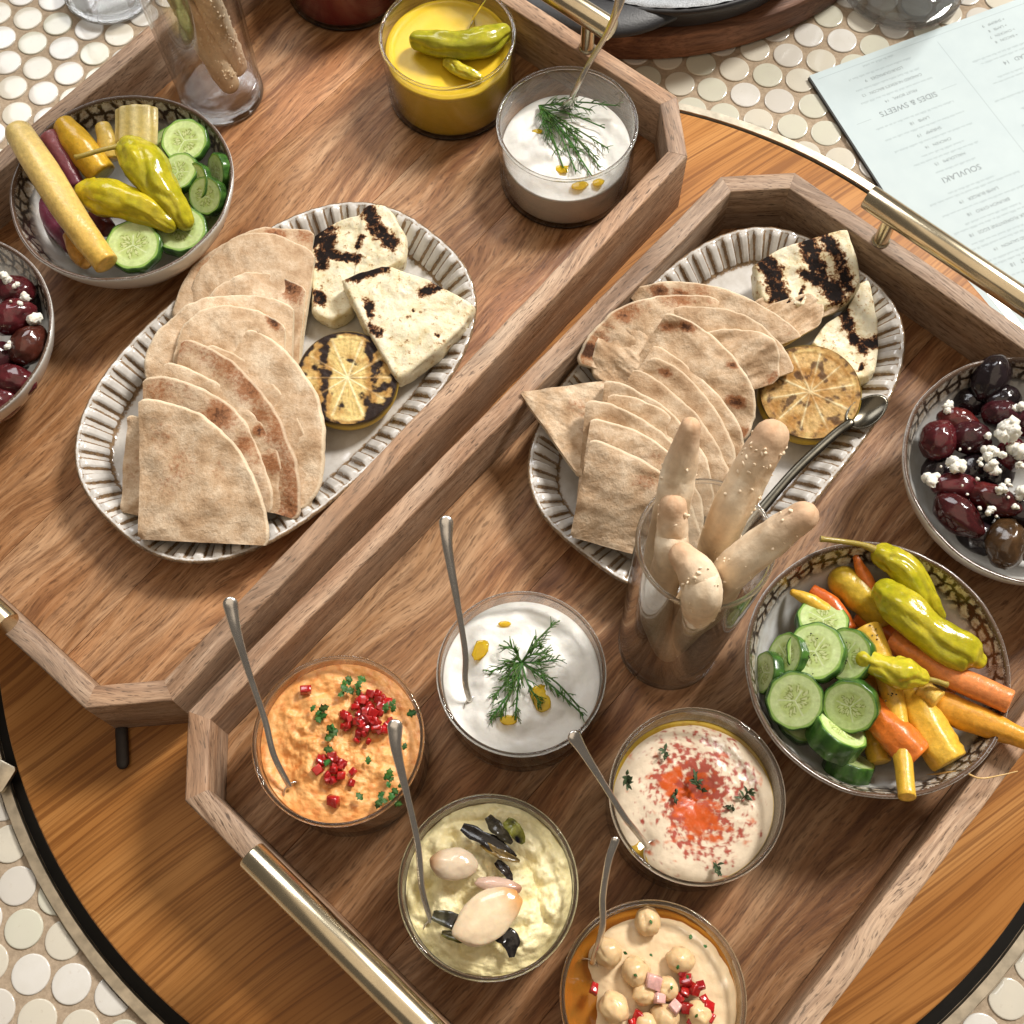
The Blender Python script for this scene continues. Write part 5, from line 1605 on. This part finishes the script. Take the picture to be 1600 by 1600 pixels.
def feta(label, px, py, z, r, group, sd):
    r *= 1.22; c = at(px, py, z); parts = []
    for k in range(max(1, int(r / .09))):
        o_ = Vector((random.uniform(-1, 1), random.uniform(-1, 1), random.uniform(-.5, .6))) * r * .5
        parts.append(ball(c + o_, r * random.uniform(.4, .65), r * random.uniform(.4, .65), r * random.uniform(.35, .6), rotm(random.uniform(0, 90), random.uniform(0, 90), 0), .45, 2.2, 14, 9, sd + k * 3.1))
    V, F = join(*parts)
    tag(mk('feta_crumb', (V, F), M_FETA, cols=[(.80, .77, .68)] * len(V)), label, 'cheese', group)


gf = 'feta crumbs on the olives below the menu'
for i, (px, py, z, r, lab) in enumerate([(1571, 675, 6.3, .62, 'biggest feta crumb on the olives below the menu'), (1545, 708, 6.0, .36, None), (1553, 732, 5.9, .42, None), (1493, 726, 5.9, .46, 'rough feta crumb lying alone beside the round plum red olive'),
                                          (1457, 747, 5.4, .44, 'feta crumb against the bowl wall beside the flat red olive'), (1481, 637, 5.5, .32, 'single feta crumb at the far side of the olives'), (1542, 681, 6.1, .24, None), (1592, 704, 6.1, .48, 'feta crumb near the picture edge beside the biggest one'),
                                          (1560, 707, 6.1, .3, None), (1547, 798, 6.1, .26, None), (1566, 766, 6.2, .32, None), (1596, 770, 6.0, .4, None), (1528, 795, 6.0, .15, None), (1513, 703, 6.0, .11, None), (1499, 702, 6.0, .11, None),
                                          (1469, 727, 5.7, .12, None), (1590, 640, 6.0, .36, None), (1572, 752, 6.0, .2, None), (1580, 758, 5.9, .16, None), (1527, 748, 5.8, .15, None), (1532, 718, 5.9, .2, None), (1557, 808, 6.0, .13, None),
                                          (1530, 727, 5.9, .16, None), (1586, 790, 5.9, .22, None), (1575, 775, 6.1, .12, None), (1502, 758, 6.0, .1, None), (1512, 774, 6.0, .1, None), (1594, 728, 6.0, .25, None)]):
    feta(lab or 'small feta crumb scattered over the olives below the menu', px, py, z, r, gf, i * 5.7)
for i, (px, py, z, r) in enumerate([(8, 434, 6.2, .36), (40, 462, 5.9, .3), (54, 495, 5.8, .42), (30, 476, 6.2, .2), (12, 540, 5.9, .28), (26, 444, 6.3, .22), (18, 470, 6.4, .14)]):
    feta('feta crumb on the olives at the left picture edge', px, py, z, r, 'feta crumbs at the left picture edge', 200 + i * 3.3)


# ================================================================== TALL GLASSES AND BREADSTICKS
def make_tumbler(cx, cy_, label, h=15.4, rb=2.62, rt=2.92):
    t = thing('tall_glass', label, 'glass', (cx, cy_, TF), 'tall straight glasses')
    z = TF + .01
    mk('wall', lathe([(rb, .9), (rb + (rt - rb) * .5, h * .5), (rt, h - .08)], 96), M_GLASST, t, loc=(cx, cy_, z))
    mk('inner_wall', lathe([(rt - .2, h - .08), (rb - .16 + (rt - rb) * .5, h * .5), (rb - .2, 1.4)], 96), M_GLASST, t, loc=(cx, cy_, z))
    mk('rim', torus(rt - .10, .11, h - .06, 96, 12), M_GLASS2, t, loc=(cx, cy_, z))
    mk('base', lathe([(.001, .12), (1.9, .10), (2.3, .0), (rb - .1, .03), (rb + .03, .14), (rb - .05, .26), (rb + .03, .40), (rb - .05, .54), (rb + .03, .68), (rb - .05, .82), (rb + .02, .94), (rb - .08, 1.25), (rb - .3, 1.38), (1.6, 1.25), (.001, 1.2)], 96), M_GLASS2, t, loc=(cx, cy_, z))
    return t


GX = (8.0, 17.35); GY = (-17.5, 54.6)
make_tumbler(*GX, 'tall clear glass crowded with pale breadsticks in front of the pita plate')
make_tumbler(*GY, 'tall clear glass with two seeded breadsticks, cut by the top picture edge')


def breadstick(label, pts, rads, sd, nseed, group, seed_r=.085, colr=(.82, .68, .50)):
    S_ = spl([tuple(p) + (r,) for p, r in zip(pts, rads)], 68)
    P = [Vector(s[:3]) for s in S_]; rr = [s[3] for s in S_]
    V, F = tube(P, rr, 28, 'round', 1.0, None, lambda f, a: 1 + .07 * noise.fractal(Vector((math.cos(a), math.sin(a), f * 5 + sd)), 1, 2, 3) + .06 * noise.fractal(Vector((math.cos(a) * 2.6, math.sin(a) * 2.6, f * 16 + sd)), 1, 2, 4))
    C = []; m = len(V) // 28
    for k in range(m):
        for i in range(28):
            f = k / (m - 1); e = max(0, 1 - f / .26); g = .5 + .5 * nz((f * 7, math.cos(i * .22) * 1.5, math.sin(i * .22) * 1.5 + sd), 1, 4)
            e = e * (.4 + .9 * g); C.append([x + (y - x) * min(1, e) for x, y in zip([q * (.78 + .36 * g) ** (1 + .5 * n_) for n_, q in enumerate(colr)], (.60, .37, .22))])
    o = mk('breadstick', (V, F), M_BREAD, cols=C); tag(o, label, 'breadstick', group)
    parts = []
    random.seed(int(sd * 10) + 3)
    for _ in range(nseed):
        k = random.randrange(2, 66 if sd > 8 else 40)
        if nz((k * .18, sd, 0), 1, 2) < -.05 and sd < 8: continue
        T = (P[k + 1] - P[k - 1]).normalized()
        a = random.uniform(0, 6.283); u = T.orthogonal().normalized(); b = T.cross(u)
        d = u * math.cos(a) + b * math.sin(a)
        q_ = random.uniform(.5, 1.3)
        parts.append(ball(P[k] + T * random.uniform(-.3, .3) + d * rr[k] * .98, seed_r * 1.3 * q_, seed_r * .85 * q_, seed_r * .6 * q_, rotm(random.uniform(0, 180), random.uniform(0, 180), random.uniform(0, 180)), 0, 1, 8, 6))
    if parts:
        V, F = join(*parts)
        s = mk('sesame_seeds', (V, F), M_SEED, o, cols=[tuple(min(1, q * 1.04) for q in colr)] * len(V)); s['kind'] = 'stuff'


gx = Vector((GX[0], GX[1], 0))
gb = 'breadsticks in the glass in front of the pita plate'
def B(dx, dy, z): return (GX[0] + dx, GX[1] + dy, z)
breadstick('upright breadstick with a tapered brown tip leaning to the pita', [at(1078, 668, 21.0), at(1062, 735, 19.2), at(1048, 800, 17.2), B(-1.35, .6, 10), B(-.6, .2, 3.2)], [.42, .70, .74, .74, .66], 1.1, 40, gb)
breadstick('thickest seeded breadstick rising towards the lemon half', [at(1205, 682, 20.5), at(1172, 740, 19.2), at(1132, 820, 17.0), B(.7, .3, 10), B(-.5, -.4, 3.2)], [.70, .80, .80, .76, .68], 2.3, 120, gb)
breadstick('breadstick slanting out over the glass rim towards the vegetable bowl', [at(1256, 806, 20.0), at(1205, 842, 18.8), at(1140, 895, 16.8), B(.9, -1.0, 11), B(.3, -.2, 3.2)], [.58, .74, .78, .76, .68], 3.7, 70, gb)
breadstick('short breadstick with a rounded reddish tip by the glass wall', [at(1052, 790, 18.6), at(1050, 830, 17.6), at(1046, 880, 16.2), B(-1.4, -.7, 9), B(-.3, -.9, 3.2)], [.56, .66, .70, .72, .66], 4.9, 30, gb)
breadstick('blunt seeded breadstick pointing straight at the viewer', [at(1066, 868, 18.2), at(1092, 902, 17.8), at(1096, 940, 16.6), B(.2, -1.2, 9), B(.1, -.6, 3.4)], [.55, .82, .80, .74, .68], 6.1, 70, gb)
def Y(dx, dy, z): return (GY[0] + dx, GY[1] + dy, z)
breadstick('seeded breadstick leaning on the glass wall at the tiles', [Y(-1.4, .5, 18), Y(-1.2, .4, 13), Y(-.2, .0, 7), Y(.8, -.6, 3.0)], [.62, .70, .72, .66], 8.2, 420, 'breadsticks in the glass by the tiles', .095, (.78, .63, .43))
breadstick('seeded breadstick reaching lowest in the glass by the tiles', [Y(.4, -.2, 18), Y(.7, .0, 13), Y(1.0, .3, 8), Y(1.3, .6, 3.2)], [.62, .72, .74, .66], 9.4, 420, 'breadsticks in the glass by the tiles', .095, (.80, .66, .48))

# ================================================================== THINGS AROUND THE TURNTABLE
def water_glass(cx, cy_, label, r=4.0, h=9.0, fill=6.5):
    t = thing('water_glass', label, 'glass', (cx, cy_, TZ), 'water glasses')
    mk('wall', lathe([(r - .15, .9), (r, h - .08)], 80), M_GLASS, t, loc=(cx, cy_, TZ))
    mk('rim', torus(r - .1, .1, h - .06, 80, 10), M_GLASS2, t, loc=(cx, cy_, TZ))
    mk('base', lathe([(.001, .1), (r - .7, .1), (r - .4, .02), (r - .2, .1), (r - .12, .5), (r - .15, .9), (r - .4, 1.1), (.001, 1.0)], 80), M_GLASS2, t, loc=(cx, cy_, TZ))
    mk('water_surface', lathe([(.001, fill), (r - .3, fill), (r - .25, fill + .08)], 80), M_GLASS, t, loc=(cx, cy_, TZ))


water_glass(28.1, 63.9, 'water glass standing at the edge of the menu', 4.45)
water_glass(-26.3, 66.0, 'water glass at the top picture edge beside the tiles', 3.4)

# pan on its board
bt = mk('round_board', lathe([(.001, -1.08), (PAN_R - .3, -1.08), (PAN_R, -.9), (PAN_R + .05, .7), (PAN_R - .1, 1.05), (PAN_R - .4, 1.2), (.001, 1.2)], 160), M_BOARD, loc=(PAN_C[0], PAN_C[1], 0), rotz=.3, auto=40)
tag(bt, 'thick round dark wood board under the black pan', 'board')
pc = (12.0, 69.6)
pt = thing('cast_iron_pan', 'black cast iron pan with a frosted pale lip on the round board', 'pan', (pc[0], pc[1], 1.2))
mk('pan_body', lathe([(.001, 1.25), (10.6, 1.25), (11.1, 1.45), (11.6, 2.9), (11.7, 3.3), (11.5, 3.4), (11.2, 3.3), (10.8, 2.2), (10.4, 1.9), (.001, 1.85)], 140), M_IRON, pt, loc=(pc[0], pc[1], 0))
v, f = lathe([(10.2, 2.75), (10.5, 3.2), (10.9, 3.42), (11.3, 3.5), (11.45, 3.42)], 220)
v = [(x, y, z + .10 * nz((x * 3, y * 3, 0), 1, 3)) for x, y, z in v]
mk('frosted_lip', (v, f), M_FROST_GLARE, pt, loc=(pc[0], pc[1], .06))
v, f = lathe([(.001, 2.6), (9.5, 2.6), (10.3, 2.8)], 100)
mk('pan_contents', (v, f), M_FROST_GLARE, pt, loc=(pc[0], pc[1], .06))  # pale grey colour stands in for the glare on the contents
hp_ = [at(1060, -10, 2.6), at(985, 22, 2.8), at(925, 24, 3.0), at(850, 2, 3.0)]
mk('pan_handle', tube([Vector(q) for q in spl([tuple(q) for q in hp_], 16)], [1.7] * 16, 18, 'round', .35, (0, 0, 1)), M_IRON, pt)

# dark handle end by the corner of the far tray, metal tab on the trim ring
q0 = at(190, 1140, .2); q1 = at(192, 1192, .2)
tag(mk('utensil_handle', tube([Vector(q) for q in spl([tuple(q0), tuple((q0 + q1) / 2), tuple(q1)], 12)], [.34] * 12, 16, 'round', .5, (0, 0, 1)), M_HANDLE), 'dark rounded handle end poking out beside the far tray corner', 'utensil')
q = at(3, 1214, -.35)
v, f = prism([(-.9, -.75), (.42, -.75), (.55, -.6), (.55, .6), (.42, .75), (-.9, .75)], -.1, .25, .06)
tag(mk('metal_tab', (v, f), M_BRASSD, loc=(q.x, q.y, q.z), rotz=R(-28), auto=40), 'small worn metal tab on the trim ring at the left picture edge', 'fitting')


# ------------------------------------------------------------------ menu
gm = G('pale_blue_paper'); _c = gm.coord(rnd=False); _n = gm.noise(_c, .6, 3)
M_PAPER = gm.out(gm.mix(gm.ramp(_n, [(.3, 0.0), (.7, 1.0)]), (.44, .52, .54), (.47, .55, .565)), .6, spec=.3)
M_INK = plain('grey_ink', (.16, .19, .20), .6); M_INK2 = plain('pale_grey_ink', (.33, .40, .42), .6)
MC = Vector((20.757, 56.005)); EX = Vector((.93236, .36153)); EY = Vector((.36153, -.93236))   # along the far edge / along the near-left edge
MZ = TZ + .02 
men = thing('menu', 'pale blue printed menu lying upside down on the tiles', 'menu', (MC.x, MC.y, MZ))
MW, MHt = 27.0, 41.0
ang = math.atan2(-EX.y, -EX.x)      # text runs against EX, its up is EY
def menu_xy(s, t): return MC + EX * s + EY * t
mo = menu_xy(0, 0)
def m_local(s, t): return (-s, t)   # in the rotated text frame
mk('backing_board', prism([(-MW, -.0), (0.10, -.0), (0.10, MHt), (-MW, MHt)], 0, .22, .03), M_BLACK, men, loc=(mo.x, mo.y, MZ), rotz=ang, smooth=False)
mk('sheet', prism([(-MW - .05, -.08), (0.0, -.08), (0.0, MHt), (-MW - .05, MHt)], .225, .26, .01), M_PAPER, men, loc=(mo.x, mo.y, MZ), rotz=ang, smooth=False)
PZ = MZ + .264


LET = []


def text(s, t, width, body, mat):
    cu = bpy.data.curves.new('lettering', 'FONT'); cu.body = body; cu.size = .01; cu.align_x = 'CENTER'; cu.align_y = 'CENTER'
    cu.resolution_u = 3
    LET.append((bpy.data.objects.new('lettering_curve', cu), s, t, width, mat)); col.objects.link(LET[-1][0])


for (s, t, width, body) in [(4.55, 1.80, 2.8, 'LOUKOUMADES   9'), (4.6, 2.80, 4.45, 'CANDIED NUESKE\'S BACON   12'), (4.7, 3.80, 2.35, 'FRUIT BOWL   14'), (4.8, 4.58, 4.2, 'SIDES & SWEETS'),
                            (4.81, 6.02, 1.4, 'LAMB   18'), (4.92, 7.04, 1.75, 'SHRIMP   19'), (5.0, 8.05, 1.9, 'CHICKEN   16'), (5.06, 9.42, 2.2, 'HALLOUMI   15'), (5.15, 10.68, 2.75, 'SOUVLAKI'),
                            (5.3, 12.55, 2.8, 'LAMB BURGER   19'), (5.4, 13.55, 3.05, 'BRUNCH GYRO   18'), (5.5, 14.95, 4.6, 'GREEK FLORENTINE EGGS   18'), (5.6, 16.4, 3.1, 'SMOKED SALMON   19'), (5.7, 17.8, 2.6, 'BREAKFAST   18'),
                            (13.37, 1.0, 1.7, '+ SHRIMP   9'), (13.39, 1.52, 1.4, '+ LAMB   8'), (13.45, 2.02, 1.9, '+ CHICKEN   7'), (13.47, 2.50, 1.7, '+ BACON   8'), (13.3, 4.22, 2.2, 'SALAD   14'), (13.9, 5.9, 2.2, 'SALAD   16')]:
    text(s, t, width, body, M_INK)
bpy.context.view_layer.update()
dg = bpy.context.evaluated_depsgraph_get()
for (o, s, t, width, mat) in LET:
    m = bpy.data.meshes.new_from_object(o.evaluated_get(dg))
    xs = [v.co.x for v in m.vertices]; k = width * CM / (max(xs) - min(xs))
    m.transform(Matrix.Scale(k, 4)); m.materials.clear(); m.materials.append(mat)
    q = bpy.data.objects.new('lettering', m); p = menu_xy(s, t); finish(q, (p.x, p.y, PZ), ang, men)
    cu = o.data; bpy.data.objects.remove(o); bpy.data.curves.remove(cu)
random.seed(31)
V, F = [], []
def dash_line(s0, s1, t, h=.13):
    x = s0
    while x < s1:
        w = random.uniform(.18, .6); e = min(s1, x + w)
        k = x
        while k < e:      # letters of one word
            lw = random.uniform(.05, .09); hh = h * random.choice((.8, .8, 1.0, 1.25))
            n = len(V)
            for (ss, tt_) in ((k, t), (min(k + lw, e), t), (min(k + lw, e), t + hh), (k, t + hh)): V.append((-ss, tt_, 0))
            F.append((n, n + 3, n + 2, n + 1)); k += lw + .035
        x = e + .10
for (a, b, t) in [(2.2, 6.9, 1.27), (3.6, 6.0, .62), (2.2, 7.0, 2.25), (2.0, 7.3, 3.27), (1.9, 7.6, 5.48), (2.0, 7.8, 6.48), (2.1, 7.8, 7.5), (3.5, 6.6, 8.5), (2.7, 7.4, 8.92), (3.7, 6.6, 9.95), (3.6, 7.0, 11.63), (2.1, 8.6, 11.96), (2.4, 8.4, 13.0),
                   (3.4, 7.4, 14.05), (2.4, 8.4, 14.4), (3.0, 8.0, 15.5), (2.4, 8.6, 15.85), (3.0, 8.2, 16.95), (2.6, 8.6, 17.3), (3, 8.4, 18.4), (2.6, 8.6, 19.2), (2.6, 8.6, 20.2), (10.4, 16.4, 3.25), (10.85, 16.2, 3.62), (11.25, 16, 5.0), (10.7, 16.5, 5.35), (10.05, 16.5, 6.63), (11.3, 16, 7.8), (10.6, 16.6, 9.0), (11, 16.5, 10.4), (11, 16.5, 12)]:
    dash_line(a, b, t)
mk('small_print', (V, F), M_INK2, men, loc=(mo.x, mo.y, PZ), rotz=ang, smooth=False)['kind'] = 'stuff'
def rule(s0, t0, s1, t1, w=.035):
    d = Vector((s1 - s0, t1 - t0)).normalized() * w; n_ = Vector((-d.y, d.x))
    q = [Vector((s0, t0)) + n_, Vector((s0, t0)) - n_, Vector((s1, t1)) - n_, Vector((s1, t1)) + n_]
    mk('printed_rule', ([(-a.x, a.y, 0) for a in q], [(0, 1, 2, 3)]), M_INK2, men, loc=(mo.x, mo.y, PZ), rotz=ang, smooth=False)
rule(9.14, .89, 9.75, 13.0, .02); rule(.4, .42, 22, .42, .02)
rule(.95, 4.67, 2.0, 4.67, .02); rule(7.35, 4.45, 8.5, 4.45, .02)
